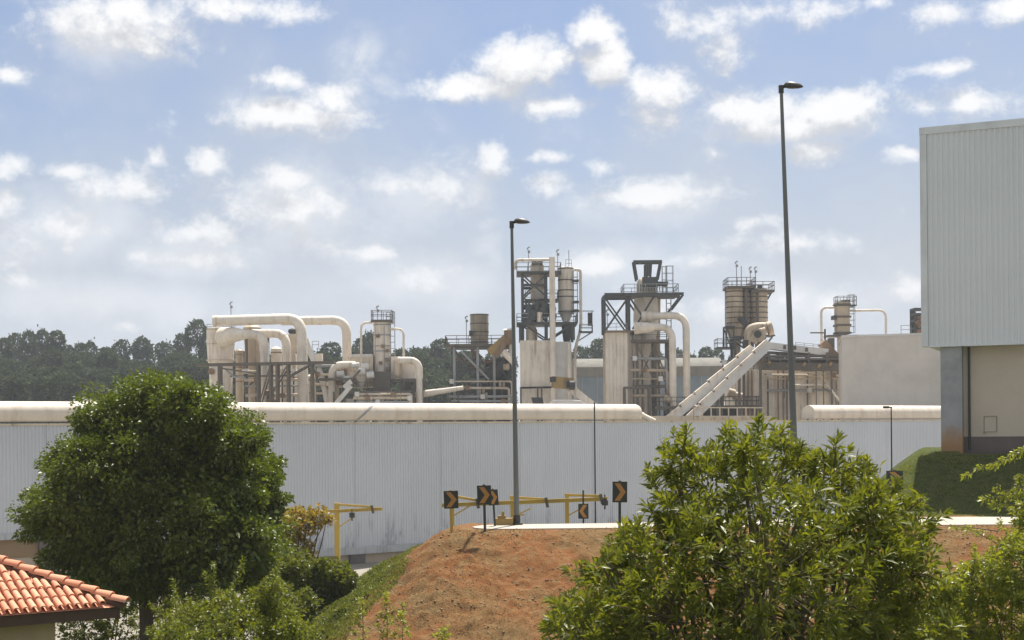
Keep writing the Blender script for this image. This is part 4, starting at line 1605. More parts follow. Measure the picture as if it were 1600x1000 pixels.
for u in (813, 839, 845):
    mb.beam((X(u), YP - 3.2, GROUND), (X(u), YP - 3.2, Z(606)), .22)
mb.build('lower_rail', 'steel_rust', t)
duct('bent_pipe', 'slim cream pipe hooking left over the top of the tallest tower', [(866, 405.5), (804.5, 406.5), (804.5, 421)], 4.6, YP - 2, rad=.8, cat='pipe')
duct('riser_pipe', 'fat cream riser running down the whole right side of the tallest tower', [(862.5, 402), (862.5, None)], 9, YP - 3, rad=.5, cat='pipe', mat='cream')
t = thing('cyclone_silo', 'banded cream cyclone silo with a pointed base, right of the tallest tower', 'silo', Vector((X(885), YP + .5, Z(536))))
mb = MB()
vessel(mb, 885, [(417.5, 10), (418.5, 12), (486, 12), (503, 5), (505, 5)], YP + .5)
mb.build('shell', 'cream', t, smooth=True)
mb = MB()
hoops(mb, 885, (420, 438, 454, 464, 487, 490), 12, YP + .5)
mb.build('hoop', 'steel_rust', t)
mb = MB()
vessel(mb, 886, [(503, 8), (508, 8.5), (530, 6), (536, 5)], YP)
mb.build('skirt', 'steel', t)
mb = MB()
rail(mb, [P(884, 418, YP), P(893, 418, YP)], 1.0, .03, .5)
mb.build('railing', 'steel_pale', t)
mast(t, 889, 418, 391, YP, head=False)
mb = MB()
ladder_cage(mb, X(900), YP - .2, Z(505), Z(424), .5)
for v in (440, 473, 487):
    mb.box(X(896), X(905), YP - 1, YP + .4, Z(v) - .15, Z(v) + .1)
mb.build('ladder', 'steel', t)
duct('bent_pipe', 'slim cream pipe hooking right off the banded silo and kinking at the foot', [(897, 421), (907, 421.5), (907, 513), (898.5, 545), (898.5, None)], 4.4, YP - .5, rad=.9, cat='pipe')
duct('riser_pipe', 'pale riser pipe between the grey side tank and the kinked pipe', [(889, 536), (889, None)], 5.5, YP - 2.6, rad=.3, cat='pipe')
t = thing('bracket_stage', 'small railed bracket stage with a dark horn jutting right from the banded silo', 'platform', P(915, 515, YP))
platform(t, 905, 926, 518, YP, 1.6, 'steel', .18, True, rh=.9, step=.9)
mb = MB()
mb.box(X(919), X(925), YP - .5, YP + .3, Z(510), Z(490))
mb.beam(P(908, 486, YP), P(928, 486, YP), .1)
mb.beam(P(925, 518, YP), P(925, 487, YP), .12)
mb.build('horn', 'soot', t)
mb = MB().beam(P(900, 535, YP), P(925, 519, YP), .14)
mb.build('brace', 'steel', t)
t = thing('skip_hoist', 'ochre skip machine with a pale inclined ramp at the tower foot', 'skip hoist', P(880, 633, YP - 8))
Y3 = YP - 9
mb = MB().beam(P(862, 597, Y3), P(896, 600, Y3), 1.6, 1.4)
mb.build('skip', 'ochre', t)
mb = MB()
mb.box(X(859, Y3), X(868, Y3), Y3 - .9, Y3 + .5, Z(597, 860, Y3), Z(589, 860, Y3))
mb.box(X(884, Y3), X(898, Y3), Y3 - 1.0, Y3 - .2, Z(606, 890, Y3), Z(596, 890, Y3))
mb.tube([P(890, 602, Y3 - 1.3), P(898, 602, Y3 - 1.3)], .6, 10)
mb.build('motor', 'soot', t)
mb = MB()
mb.beam(P(890, 606, Y3), P(930, 636, Y3), 1.0, .9)
mb.beam(P(897, 606, Y3 + .8), P(932, 634, Y3 + .8), .3, .4)
mb.build('ramp', 'cream', t)
mb = MB()
mb.hexa([P(852, 634, Y3 - 2), P(918, 634, Y3 - 2), P(918, 634, Y3 + 1), P(852, 634, Y3 + 1), P(866, 626, Y3 - 2), P(907, 626, Y3 - 2), P(907, 625, Y3 + 1), P(866, 625, Y3 + 1)])
mb.build('hood', 'white_dirty', t)
mb = MB()
mb.hexa([P(834, 636, Y3 - 2), P(850, 636, Y3 - 2), P(850, 636, Y3), P(834, 636, Y3), P(830, 621, Y3 - 2), P(848, 621, Y3 - 2), P(848, 621, Y3), P(830, 621, Y3)])
mb.build('hopper', 'soot', t)
mb = MB().beam(P(852, 634, Y3 - 1.5), P(847, 622, Y3 - 1.5), .9, .4)
mb.build('flap', 'white_dirty', t)

# --- barrel-roofed hall behind
t = thing('barrel_hall', 'long hall behind the towers with a pale barrel roof and blue-grey walls', 'hall', at_base(1010, YP + 28))
Yh = YP + 28
xa, xb = X(898, Yh), X(1131, Yh)
mb = MB()
n = 15
vs = []
for x in (xa, xb):
    for k in range(n + 1):
        a = math.pi * k / n
        vs.append((x, Yh + 8 - 8 * math.cos(a), Z(588, 1000, Yh) + (Z(556, 1000, Yh) - Z(588, 1000, Yh)) * math.sin(a) ** .75))
mb.add(vs, [(k, k + 1, n + 2 + k, n + 1 + k) for k in range(n)] + [tuple(range(n + 1)), tuple(range(n + 1, 2 * n + 2))])
mb.build('roof', 'dome', t, smooth=True)
mb = MB()
mb.box(xa + .1, xb - .1, Yh - .12, Yh + .05, Z(588, 1000, Yh), Z(573, 1000, Yh))
mb.build('eaves', 'dome', t)
MB().box(xa + .2, xb - .2, Yh + .06, Yh + 15.8, GROUND, Z(588, 1000, Yh)).build('wall', 'bluegrey', t)
mb = MB()
for k in range(10):
    x = xa + (xb - xa) * (k + .5) / 10
    mb.box(x - .06, x + .06, Yh - .02, Yh + .055, GROUND, Z(588, 1000, Yh))
mb.build('rib', 'steel_pale', t)

# --- column vessel and tank E
t = thing('ribbed_tank', 'tall cream panelled tank with vertical seams, left of the black-framed vessel', 'tank', at_base(968))
mb = MB()
xa, xm, xb = X(944.5), X(977), X(1000)
za = Z(521.5)
mb.add([(xa, YP - 2.2, GROUND), (xm, YP - 3.4, GROUND), (xb, YP - 1.4, GROUND), (xb, YP + 3, GROUND), (xa, YP + 3, GROUND),
        (xa, YP - 2.2, za), (xm, YP - 3.4, za), (xb, YP - 1.4, za), (xb, YP + 3, za), (xa, YP + 3, za)],
       [(4, 3, 2, 1, 0), (5, 6, 7, 8, 9), (0, 1, 6, 5), (1, 2, 7, 6), (2, 3, 8, 7), (3, 4, 9, 8)])
for k in range(6):
    f = k / 6
    x, y = xa + (xm - xa) * f, YP - 2.2 - 1.2 * f
    mb.beam((x, y - .02, GROUND), (x, y - .02, za - .05), .07)
mb.build('shell', 'cream', t)
mb = MB().box(xa - .1, xb + .1, YP - 3.5, YP - 3.3, za - .2, za + .08)
mb.build('rim', 'rust', t)
mb = MB()
rail(mb, [(xa, YP - 2.2, za), (xm, YP - 3.3, za)], 1.0, .03, 1.0)
mb.build('railing', 'steel_pale', t)
mast(t, 949, 521, 488, YP, head=True)
t = thing('column_vessel', 'cream column vessel hung in a black steel frame with a winch head on top', 'vessel', at_base(1013))
mb = MB()
vessel(mb, 1010, [(462, 18), (500, 20), (515, 19), (528, 15), (560, 14), (None, 13)])
mb.build('shell', 'cream', t, smooth=True)
mb = MB()
vessel(mb, 1026, [(464, 7), (520, 6), (640, 5)], YP + 1)
mb.build('side_pipe', 'tan', t, smooth=True)
frame(t, (943, 981), 464, 522, YP - 1, 3.5, (465,), ((0, 1, 466, 520), (1, 0, 466, 520)), 'steel', .34, .2)
mb = MB()
for yy in (YP - 2.8, YP + 1.2):
    mb.beam((X(981), yy, Z(468)), (X(1000), yy, Z(497)), .22)
    mb.beam((X(1023), yy, Z(462)), (X(990), yy, Z(515)), .24)
    mb.beam((X(1064), yy, Z(466)), (X(1046), yy, Z(489)), .3)
    mb.beam((X(943), yy - .03, Z(464.5)), (X(1065), yy - .03, Z(464.5)), .3, .34)
mb.build('brace', 'steel', t)
platform(t, 972, 1057, 460, YP - 1, 5, 'steel', .4, True)
platform(t, 981, 1004, 520, YP - 1.5, 3, 'steel', .3, False)
frame(t, (994, 1022, 1043), 534, None, YP - 2.5, 3, (604,), ((0, 1, 540, 600), (1, 0, 540, 600), (1, 2, 545, 600)), 'steel_rust', .32, .16)
platform(t, 986, 1045, 532, YP - 2.5, 4, 'steel_rust', .3, True)
frame(t, (975.5, 1014), 606, None, YP - 5, 1.5, (606,), (), 'steel_rust', .26)
mb = MB()
vessel(mb, 1012, [(432.5, 4), (434, 10), (439, 15), (445, 16.5), (460, 16.5)])
mb.build('head', 'cream_dirty', t, smooth=True)
mb = MB()
mb.box(X(1003), X(1027), YP - 1.9, YP - 1.2, Z(452), Z(437))
mb.box(X(1027), X(1043), YP - 1.6, YP + .4, Z(449), Z(444))
for k in range(9):
    mb.beam((X(996 + k * 4.2), YP - 1.7, Z(459)), (X(996 + k * 4.2), YP - 1.7, Z(448)), .1)
mb.build('motor', 'steel', t)
mb = MB()
for (u, ub) in ((991.5, 996), (1012, 1010), (1018, 1016), (1033.5, 1028)):
    mb.beam((X(u), YP - .8, Z(412)), (X(ub), YP - .8, Z(440)), .26)
    mb.beam((X(u), YP + 1.2, Z(412)), (X(ub), YP + 1.2, Z(440)), .26)
for yy in (YP - .8, YP + 1.2):
    mb.beam((X(990), yy - .03, Z(411.5)), (X(1034.5), yy - .03, Z(411.5)), .3)
mb.box(X(1000), X(1004), YP - .6, YP + 1.0, Z(413), Z(410))
mb.tube([P(1010, 414, YP), P(1010, 433, YP)], .35, 8)
mb.build('winch_frame', 'steel', t)
mb = MB()
ladder_cage(mb, X(1047), YP, Z(463), Z(418), .9)
ladder_cage(mb, X(1040), YP + .5, Z(460), Z(418), .6)
ladder_cage(mb, X(1045.5), YP, Z(640), Z(467), .6)
mb.build('ladder', 'steel_pale', t)
G_E = 'elbow ducts of the black-framed vessel'
duct('duct', 'outer and taller cream elbow duct right of the black-framed vessel', [(1006, 494.5), (1072, 492.5), (1072.3, None)], 11, YP - 3.2, rad=1.8, group=G_E)
duct('duct', 'inner and lower cream elbow duct hugging the black-framed vessel', [(992, 511.5), (1050.5, 510.5), (1050.8, None)], 11, YP - 4.6, rad=1.8, group=G_E)
mb = MB().tube([P(1003, 495, YP - 3.0), P(1018, 494.2, YP - 3.2), P(1026, 494, YP - 3.2)], [.75, .62, .47], 16)
mb.tube([P(991, 513, YP - 4.4), P(1012, 512, YP - 4.6), P(1022, 511.3, YP - 4.6)], [.8, .68, .47], 16)
tag(mb.build('duct_reducer', 'cream', None, P(1000, 510, YP - 3), smooth=True), 'pair of flared cream duct ends joined to the black-framed vessel', 'duct')
t = thing('low_platform', 'low dark railed platform at the feet of the cream elbow ducts', 'platform', at_base(1080, YP - 5))
platform(t, 1022, 1186, 634, YP - 5, 3, 'steel_rust', .45, True)
frame(t, (1024, 1040, 1080, 1112, 1150, 1184), 635, None, YP - 5, 2.6, (), (), 'steel', .26)
mb = MB()
for (u, v, w) in ((1128, 617, 10), (1135, 622, 14), (1110, 626, 8), (1030, 626, 9), (1066, 640, 14)):
    mb.tube([(X(u), YP - 5, Z(v)), (X(u + w), YP - 5, Z(v + 3))], .55, 10)
mb.build('machinery', 'tan', t, smooth=True)
MB().box(X(1060), X(1150), YP - 4, YP - 3.6, GROUND, Z(638)).build('screen', 'soot', t)

# --- twin silos
t = thing('silo_cluster', 'cluster of three banded brown silos with a railed top and masts', 'silo', at_base(1170))
Ys = YP + 6
for i, (u, w, dy) in enumerate(((1149.5, 14, -.6), (1169.5, 11, .8), (1187, 13, -.6))):
    mb = MB()
    vessel(mb, u, [(452, w), (452.5, w + .01), (512, w), (540, w * .55), (None, w * .55)], Ys + dy)
    f = mb.build('silo', 'tan', t, smooth=True)
    mb = MB()
    hoops(mb, u, [456 + 8.2 * k for k in range(8)], w, Ys + dy)
    mb.build('hoop', 'steel_rust', f)
    if i < 2:
        mb = MB().beam((X(u + w, Ys), Ys - 1.6, Z(454, u, Ys)), (X(u + w, Ys), Ys - 1.6, Z(560, u, Ys)), .35)
        mb.build('seam', 'steel_rust', t)
platform(t, 1133, 1177, 449, Ys, 4.5, 'steel_rust', .3, True, step=1.0)
platform(t, 1170, 1206, 455, Ys, 4.2, 'steel_rust', .3, True, step=1.0)
mb = MB()
mb.beam(P(1206, 456, Ys), P(1199, 468, Ys), .2)
mb.beam(P(1133, 450, Ys), P(1138, 460, Ys), .2)
mb.box(X(1184, Ys), X(1190, Ys), Ys - 1, Ys, Z(455, 1187, Ys), Z(447, 1187, Ys))
mb.build('bracket', 'steel', t)
mb = MB()
ladder_cage(mb, X(1136.5, Ys), Ys - .5, Z(545, 1140, Ys), Z(449, 1140, Ys), .55)
mb.build('ladder', 'steel', t)
for (u, a, b_, hd) in ((1151, 448, 412, True), (1158.5, 448, 416, False), (1172.5, 452, 421, True), (1180.5, 452, 421, True)):
    mast(t, u, a, b_, Ys, head=hd)
platform(t, 1118, 1146, 543, Ys - 2, 3, 'steel', .22, True, step=1.0)
platform(t, 1132, 1146, 510, Ys - 2, 3, 'steel', .22, False)
frame(t, (1133, 1144), 510, 543, Ys - 2, 2.6, (), ((0, 1, 512, 540),), 'steel', .2, .14)
frame(t, (1146, 1192), 528, None, Ys - 3, 3, (528, 560), ((0, 1, 530, 560),), 'steel', .3, .2)
platform(t, 1178, 1208, 524, Ys - 2, 3, 'steel', .2, False)
mb = MB().beam(P(1207, 526, Ys - 2), P(1196, 540, Ys - 2), .2)
mb.build('brace', 'steel', t)
t = thing('blower', 'cream snail-shaped blower and elbow piping in front of the brown silos', 'blower', P(1180, 540, YP))
mb = MB()
mb.tube(fillet([P(1170, 540, YP), P(1171, 515, YP), P(1182, 511, YP), P(1204, 511, YP)], 1.0), .62, 14)
mb.tube(fillet([P(1176, 535, YP - .6), P(1184, 520, YP - .6), P(1196, 517, YP - .6)], .8), .55, 12)
mb.tube([P(1199, 514, YP), P(1206, 512, YP)], .95, 14)
mb.build('elbow', 'tan', t, smooth=True)
mb = MB()
mb.tube([P(1186, 524, YP - 1.3), P(1186, 524, YP + .3)], .85, 18)
mb.build('snail', 'tan', t, smooth=True)
mb = MB()
mb.box(X(1161), X(1177), YP - .6, YP + .5, Z(546), Z(535))
mb.tube([P(1184, 522, YP - 1.5), P(1184, 522, YP - 1.2)], .5, 12)
mb.beam(P(1156, 497, YP + 3), P(1170, 512, YP + 2), .6)
mb.build('motor', 'soot', t)

# --- inclined conveyors
G_C = 'inclined covered conveyors'
for (label, a, b_, dy) in (('upper of the two pale covered conveyors slanting up to the brown silos', (1044, 660), (1178, 546), 0),
                           ('lower of the two pale covered conveyors slanting up to the gallery', (1077, 658), (1203, 537), -1.6)):
    Yc = YP - 8 + dy
    p0, p1 = P(*a, Yc), P(*b_, Yc)
    t = thing('covered_conveyor', label, 'conveyor', p0, G_C)
    MB().beam(p0, p1, 1.1, .95).build('trough', 'white_dirty', t)
    d = p1 - p0
    upv = Vector((-d.z, 0, d.x)).normalized()
    n = 6
    for k in range(n):
        q0, q1 = p0 + d * (k / n + .006), p0 + d * ((k + 1) / n - .004)
        MB().beam(q0 + upv * (.60 + .06 * (k % 2)), q1 + upv * (.52 + .06 * (k % 2)), 1.25, .36).build('cover', 'cream', t)
        mb = MB()
        mb.beam(q0 + upv * .45, q0 + d * .006 + upv * .80, 1.28, .08)
        mb.build('joint', 'rust', t)
    mb = MB()
    for f in (.35, .62, .88):
        q = p0 + d * f
        mb.beam((q.x, q.y, GROUND), (q.x, q.y, q.z - .3), .3)
    mb.build('leg', 'steel_rust', t)
t = thing('conveyor_gallery', 'level pale conveyor gallery running right from the conveyor heads on rusty supports', 'conveyor', at_base(1245, YP - 6))
Yg = YP - 6
mb = MB().beam(P(1196, 540, Yg), P(1292, 551, Yg), 1.6, .85)
mb.build('gallery', 'white_dirty', t)
mb = MB()
for (u, v) in ((1222, 541), (1238, 542), (1256, 545), (1240, 553)):
    mb.box(X(u, Yg), X(u + 4, Yg), Yg - 1, Yg + 1, Z(v + 5, u, Yg), Z(v - 1, u, Yg))
mb.build('roller_box', 'steel_rust', t)
frame(t, (1200, 1217, 1240, 1262, 1290, 1312), 552, 577, Yg, 1.6, (557, 562), (), 'steel_rust', .26)
mb = MB().beam(P(1200, 551, Yg + .5), P(1316, 558, Yg + .5), 1.8, .3)
mb.beam(P(1188, 572, Yg), P(1316, 574, Yg), 2.2, .9)
mb.build('beam', 'steel_rust', t)
MB().beam(P(1182, 564, Yg + .9), P(1316, 566, Yg + .9), .2, .8).build('panel', 'rust', t)
mb = MB()
rail(mb, [P(1243, 541, Yg), P(1284, 545, Yg)], .5, .03, 1)
mb.build('railing', 'steel_pale', t)
mb = MB()
for (u, v) in ((1200, 566), (1230, 570), (1255, 568), (1296, 568), (1278, 571)):
    mb.tube([P(u, v, Yg - 1.2), P(u + 3, v + 2, Yg - 1.2)], .28, 8)
mb.build('fitting', 'ochre', t)
t = thing('square_tank', 'wide cream tank hall with vertical streaks below the conveyor gallery', 'tank', at_base(1240, YP - 2))
mb = MB()
Yt = YP - 3.5
mb.box(X(1148, Yt), X(1318, Yt), Yt, Yt + 9, GROUND, Z(577, 1230, Yt))
for k in range(24):
    x = X(1148 + k * 7.3, Yt)
    mb.box(x - .05, x + .05, Yt - .07, Yt + .001, GROUND, Z(578, 1230, Yt))
mb.build('shell', 'cream', t)
mb = MB()
for u in (1168, 1174, 1215, 1223, 1309):
    mb.beam((X(u, Yt), Yt - .2, GROUND), (X(u, Yt), Yt - .2, Z(578, u, Yt)), .16)
mb.build('pipe', 'rust', t)
mb = MB()
mb.box(X(1222, Yt), X(1225, Yt), Yt - .25, Yt - .1, Z(622, 1224, Yt), Z(612, 1224, Yt))
mb.build('switch_box', 'steel_rust', t)
duct('bent_pipe', 'thin pale pipe sloping down steeply over the streaked tank hall', [(1252, 581), (1276, 581), (1290, 598), (1318, 634)], 3.2, YP - 5, rad=.8, cat='pipe')
duct('bent_pipe', 'thin pale pipe joining lower down on the streaked tank hall', [(1240, 602), (1291, 600), (1316, 632)], 3.2, YP - 5.5, rad=.7, cat='pipe')
t = thing('stair', 'thin rusty stair rail standing before the streaked tank hall', 'stair', at_base(1258, YP - 5.5))
mb = MB()
for u in (1260, 1271, 1283):
    mb.beam((X(u), YP - 5.8, GROUND), (X(u), YP - 5.8, Z(583)), .12)
mb.beam(P(1284, 605, YP - 5.8), P(1296, 612, YP - 5.8), .16)
mb.build('post', 'steel_rust', t)

# --- small tower right
t = thing('small_tower', 'small brown tower with a caged ladder between two thin goalpost pipes', 'tower', at_base(1318))
mb = MB()
mb.box(X(1306.5), X(1326), YP - .9, YP + .9, Z(527), Z(477))
mb.box(X(1310), X(1320), YP - .7, YP + .7, GROUND, Z(527) - .001)
mb.build('shell', 'tan', t)
mb = MB()
for v in (481, 500, 513, 525):
    mb.box(X(1304.5), X(1328), YP - 1.05, YP + 1.0, Z(v) - .14, Z(v) + .1)
mb.box(X(1316), X(1326), YP - 1, YP + .8, Z(476.8), Z(474))
mb.build('hoop', 'steel_rust', t)
mb = MB()
ladder_cage(mb, X(1330), YP - .3, Z(525), Z(466), .75)
mb.build('ladder', 'steel_pale', t)
platform(t, 1305, 1336, 477, YP, 2, 'steel', .15, True, step=.8)
platform(t, 1290, 1361, 524, YP, 2.5, 'steel_rust', .2, False)
mb = MB()
mb.box(X(1301), X(1307), YP - .8, YP + .8, Z(504), Z(498))
mb.build('bracket', 'steel', t)
duct('bent_pipe', 'thin goalpost pipe to the left of the small brown tower', [(1307, 480.5), (1283, 480.5), (1283, 545)], 3.6, YP, rad=.8, cat='pipe')
duct('bent_pipe', 'thin goalpost pipe to the right of the small brown tower', [(1326, 485.5), (1384, 484.5), (1384, 535)], 3.4, YP, rad=1.0, cat='pipe')
t = thing('tipping_chute', 'brown tilted chute at the gallery end under the left goalpost pipe', 'chute', P(1295, 560, YP - 4))
MB().beam(P(1284, 535, YP - 4), P(1303, 557, YP - 4), 1.6, 1.0).build('trough', 'rust', t)
mb = MB().box(X(1284), X(1292), YP - 4.5, YP - 3.4, Z(562), Z(536))
mb.beam(P(1266, 520, YP - 2), P(1290, 520, YP - 2), .16)
mb.beam(P(1289, 532, YP - 3), P(1289, 514, YP - 3), .2)
mb.build('frame', 'steel_rust', t)
t = thing('roof_machine', 'dark machine frame peeping out beside the corner of the tall shed', 'machine', at_base(1434))
mb = MB()
for k in range(4):
    mb.beam((X(1427), YP - 1 + k * .7, GROUND), (X(1427), YP - 1 + k * .7, Z(489)), .16)
for v in (489, 497, 507, 519):
    mb.box(X(1426), X(1446), YP - 1, YP + 1.2, Z(v) - .16, Z(v) + .12)
mb.build('frame', 'steel', t)
mb = MB().box(X(1431), X(1446), YP - .8, YP + .8, GROUND, Z(500))
mb.tube([P(1432, 508, YP - 1), P(1441, 502, YP - 1)], .5, 10)
mb.build('body', 'rust', t)
mb = MB()
rail(mb, [P(1408, 523, YP), P(1424, 523, YP)], 1.2, .03, 1)
mb.build('railing', 'steel_pale', t)

# --- plain pale block
t = thing('plain_block', 'blank pale grey block with a thin coping, left of the tall shed', 'building', at_base(1390, 165))
Yb = 158
mb = MB()
A_, B_ = P(1315.5, 527, Yb), P(1475, 521.5, Yb - 4)
z0 = A_.z
mb.hexa([(A_.x, A_.y, GROUND), (B_.x + 6, B_.y - 1.5, GROUND), (B_.x + 9, B_.y + 14, GROUND), (A_.x + 3.3, A_.y + 16, GROUND),
         (A_.x, A_.y, z0), (B_.x + 6, B_.y - 1.5, z0), (B_.x + 9, B_.y + 14, z0), (A_.x + 3.3, A_.y + 16, z0)])
mb.build('wall', 'white_block', t)
mb = MB()
mb.hexa([(A_.x - .08, A_.y - .08, z0), (B_.x + 6, B_.y - 1.58, z0), (B_.x + 9, B_.y + 14, z0), (A_.x + 3.2, A_.y + 16, z0),
         (A_.x - .08, A_.y - .08, z0 + .22), (B_.x + 6, B_.y - 1.58, z0 + .22), (B_.x + 9, B_.y + 14, z0 + .22), (A_.x + 3.2, A_.y + 16, z0 + .22)])
mb.build('coping', 'white_dirty', t)


# ------------------------------------------------------------------ far forest
def gum_proto(idx, hw, hh, seed):
    """crown unit tree: base at origin, height 1 = 30 m"""
    rg = np.random.default_rng(seed)
    H = 30.0
    lob = []
    lob.append((0, 0, H - hh * .45, hw * .66, hw * .66, hh * .40))
    for k in range(4):
        a = k * 1.57 + rg.random()
        lob.append((hw * .28 * math.cos(a), hw * .28 * math.sin(a), H - hw * rg.uniform(.45, 1.0), hw * .52, hw * .52, hw * .55))
    for k in range(13):
        zc = H - hh * (.18 + 1.0 * rg.random())
        sp = hw * (.5 + .35 * min(1, (H - zc) / (hh * .6)))
        a = rg.random() * 6.28
        lob.append((sp * math.cos(a) * .8, sp * math.sin(a) * .8, zc, hw * rg.uniform(.3, .5), hw * rg.uniform(.3, .5), hw * rg.uniform(.35, .6)))
    Pn, d = lobe_points(lob, 3600, .7, rg, .15)
    D = d + .5 * rg.normal(size=d.shape) + np.array([0, 0, .3])
    V, Fs = leaves(Pn, D, .85, .55, 'quad', .8, .3, rg)
    o = thing('gum_tree', 'tall grey-green gum tree in the hazy wood behind the plant', 'tree', (0, 0, 0), 'gum trees of the far wood')
    np_mesh('crown', V, Fs, 'leaf_gum', o)
    mb = MB().tube([(0, 0, -.5), (.1, 0, H * .55), (.0, .1, H - hh * .3)], [.42, .28, .08], 8)
    for k in range(5):
        a = rg.random() * 6.28
        z = H - hh * (.4 + .5 * rg.random())
        mb.tube([(0, 0, z - 1.5), (hw * .5 * math.cos(a), hw * .5 * math.sin(a), z + .8)], [.16, .05], 6)
    mb.build('trunk', 'bark', o, smooth=True)
    return o


def copy_thing(o, loc, rz, s, label=None):
    c = o.copy()
    COL.objects.link(c)
    c.location = loc
    c.rotation_euler = (0, 0, rz)
    c.scale = s
    if label:
        c['label'] = label
    for ch in o.children:
        d = ch.copy()
        COL.objects.link(d)
        d.parent = c
    return c


protos = [gum_proto(0, 3.4, 15, 1), gum_proto(1, 2.8, 17, 2), gum_proto(2, 4.0, 14, 3), gum_proto(3, 3.1, 13, 4)]
SKY = [(-25, 527, 30), (8, 531, 26), (22, 522, 30), (45, 519, 26), (64, 512, 26), (88, 520, 30), (108, 540, 24), (126, 538, 22), (143, 531, 24), (166, 546, 26),
       (190, 532, 32), (222, 530, 34), (258, 533, 34), (284, 525, 26), (306, 501, 36), (322, 540, 26), (372, 545, 26), (400, 552, 26), (430, 548, 26), (470, 545, 30),
       (500, 548, 26), (516, 538, 34), (548, 545, 30), (566, 530, 30), (577, 516, 24), (590, 540, 26), (627, 545, 26), (650, 545, 26), (668, 541, 30), (688, 533, 32),
       (706, 545, 28), (725, 552, 26), (745, 555, 28), (770, 552, 26), (795, 550, 28), (905, 543, 24), (921, 541, 26), (937, 533, 28), (955, 540, 26),
       (1060, 548, 24), (1082, 552, 26), (1103, 545, 24), (1120, 546, 24), (1146, 556, 22), (1185, 560, 24), (1226, 553, 16), (1216, 560, 22), (1240, 562, 22), (1270, 566, 26), (880, 548, 26), (990, 548, 26), (1025, 550, 26)]
used = [0, 0, 0, 0]
for i, (u, v, w) in enumerate(SKY):
    k = i % 4
    Yf = 330 + 40 * random.random()
    p = P(u, v, Yf)
    H = p.z - (GROUND - 1)
    sx = w * 1.08 * Yf / F / (2 * [3.4, 2.8, 4.0, 3.1][k])
    s = (sx, sx, H / 30.0)
    lab = None
    if u == 306:
        lab = 'tallest gum tree of the wood, its crown touching the leftmost silo'
    elif u == 64:
        lab = 'tall rounded gum tree at the peak of the far-left clump of wood'
    elif u == 1226:
        lab = 'tiny lone gum treetop showing just left of the tall lamp pole above the gallery'
        lab = 'small gum treetop peeping over the conveyor gallery beside the tall lamp pole'
    loc = (p.x, p.y, GROUND - 1)
    if used[k] == 0:
        protos[k].location, protos[k].scale = loc, s
        used[k] = 1
    else:
        copy_thing(protos[k], loc, random.random() * 6.28, s, lab)
# lower front ranks
for r, (Yf, v0, n) in enumerate(((300, 556, 30), (275, 574, 28), (255, 590, 26))):
    for i in range(n):
        u = -40 + (870 / (n - 1)) * i + random.uniform(-12, 12)
        if 735 < u < 900:
            continue
        v = v0 + random.uniform(-9, 11)
        p = P(u, v, Yf + random.uniform(-8, 8))
        k = random.randrange(4)
        sx = random.uniform(.75, 1.05)
        copy_thing(protos[k], (p.x, p.y, GROUND - 1), random.random() * 6.28, (sx, sx, (p.z - GROUND + 1) / 30.0))

# far hills that close the horizon
mb = MB()
hx = list(range(-900, 901, 60))
hv = []
for x in hx:
    zt2 = -2 + 5 * math.sin(x * .006) + 3 * math.sin(x * .017 + 1)
    hv += [(x, 640, GROUND - 2), (x, 760, zt2), (x, 900, GROUND - 2)]
mb.add(hv, [(i * 3 + a, i * 3 + 3 + a, i * 3 + 4 + a, i * 3 + 1 + a) for i in range(len(hx) - 1) for a in (0, 1)])
tag(mb.build('hills', 'leaf_gum', None, (0, 700, GROUND), smooth=True), kind='structure')


# ------------------------------------------------------------------ tiled house, lower left
hc = P(193, 945, 28)       # eave corner
ea = Vector((-.82, -.572, 0)).normalized()      # along the visible eave
eb = Vector((ea.y, -ea.x, 0))                   # along the hidden eave
eb = Vector((-.572, .82, 0)).normalized()
inn = eb                                        # inward from the visible eave
PT = math.tan(R(23))
house = thing('house', 'small house with a hipped orange clay tile roof, brown fascia and beige wall', 'house', hc + ea * 4 + eb * 3.5 + Vector((0, 0, tz(hc.x, hc.y) - hc.z)))


def hp(s, t_, dz=0.0):
    """s along the visible eave from the corner, t inward"""
    return hc + ea * s + inn * t_ + Vector((0, 0, t_ * PT + dz))


WT, CL = .165, .38
mb = MB()
for c in range(14):
    t0 = c * CL * .92
    t1 = t0 + CL
    s = t0 * .0
    k = 0
    while s < 8.5:
        if s + WT * .5 > t0 + .02:
            rj = random.Random(c * 131 + k)
            dz = rj.uniform(-.008, .012)
            ds = rj.uniform(-.008, .008)
            n = 7
            vs = []
            for (tt, sc, lift) in ((t0 - .01, 1.0, .030 + dz), (t1, .86, .0 + dz)):
                for q in range(n):
                    a = math.pi * q / (n - 1)
                    ss = s + ds + WT * .5 - math.cos(a) * WT * .40 * sc
                    base_ = hp(ss, tt, .0)
                    vs.append(base_ + Vector((0, 0, lift + .02 + .062 * math.sin(a) * sc)))
            for q in range(n):
                vs.append(Vector(vs[q]) - Vector((0, 0, .022)))
            fs = [(q, q + 1, n + q + 1, n + q) for q in range(n - 1)] + [(2 * n + q, 2 * n + q + 1, q + 1, q) for q in range(n - 1)]
            # clip beyond hip
            if s + WT * .3 > t1 * 1.0 - .05:
                mb.add(vs, fs)
            # channel tile
            vs2 = []
            for (tt, lift) in ((t0 - .005, .018), (t1, .0)):
                for q in range(5):
                    a = math.pi * q / 4
                    ss = s - math.cos(a) * WT * .34
                    vs2.append(hp(ss, tt, lift + .012 - .03 * math.sin(a)))
            if s > t1 - .05:
                mb.add(vs2, [(q, q + 1, 5 + q + 1, 5 + q) for q in range(4)])
        s += WT
        k += 1
m, nt, b = new_mat('clay_tile')
g = nt.nodes.new('ShaderNodeNewGeometry')
c1 = mix(nt, g.outputs['Random Per Island'], (.62, .26, .145), (.72, .36, .22))
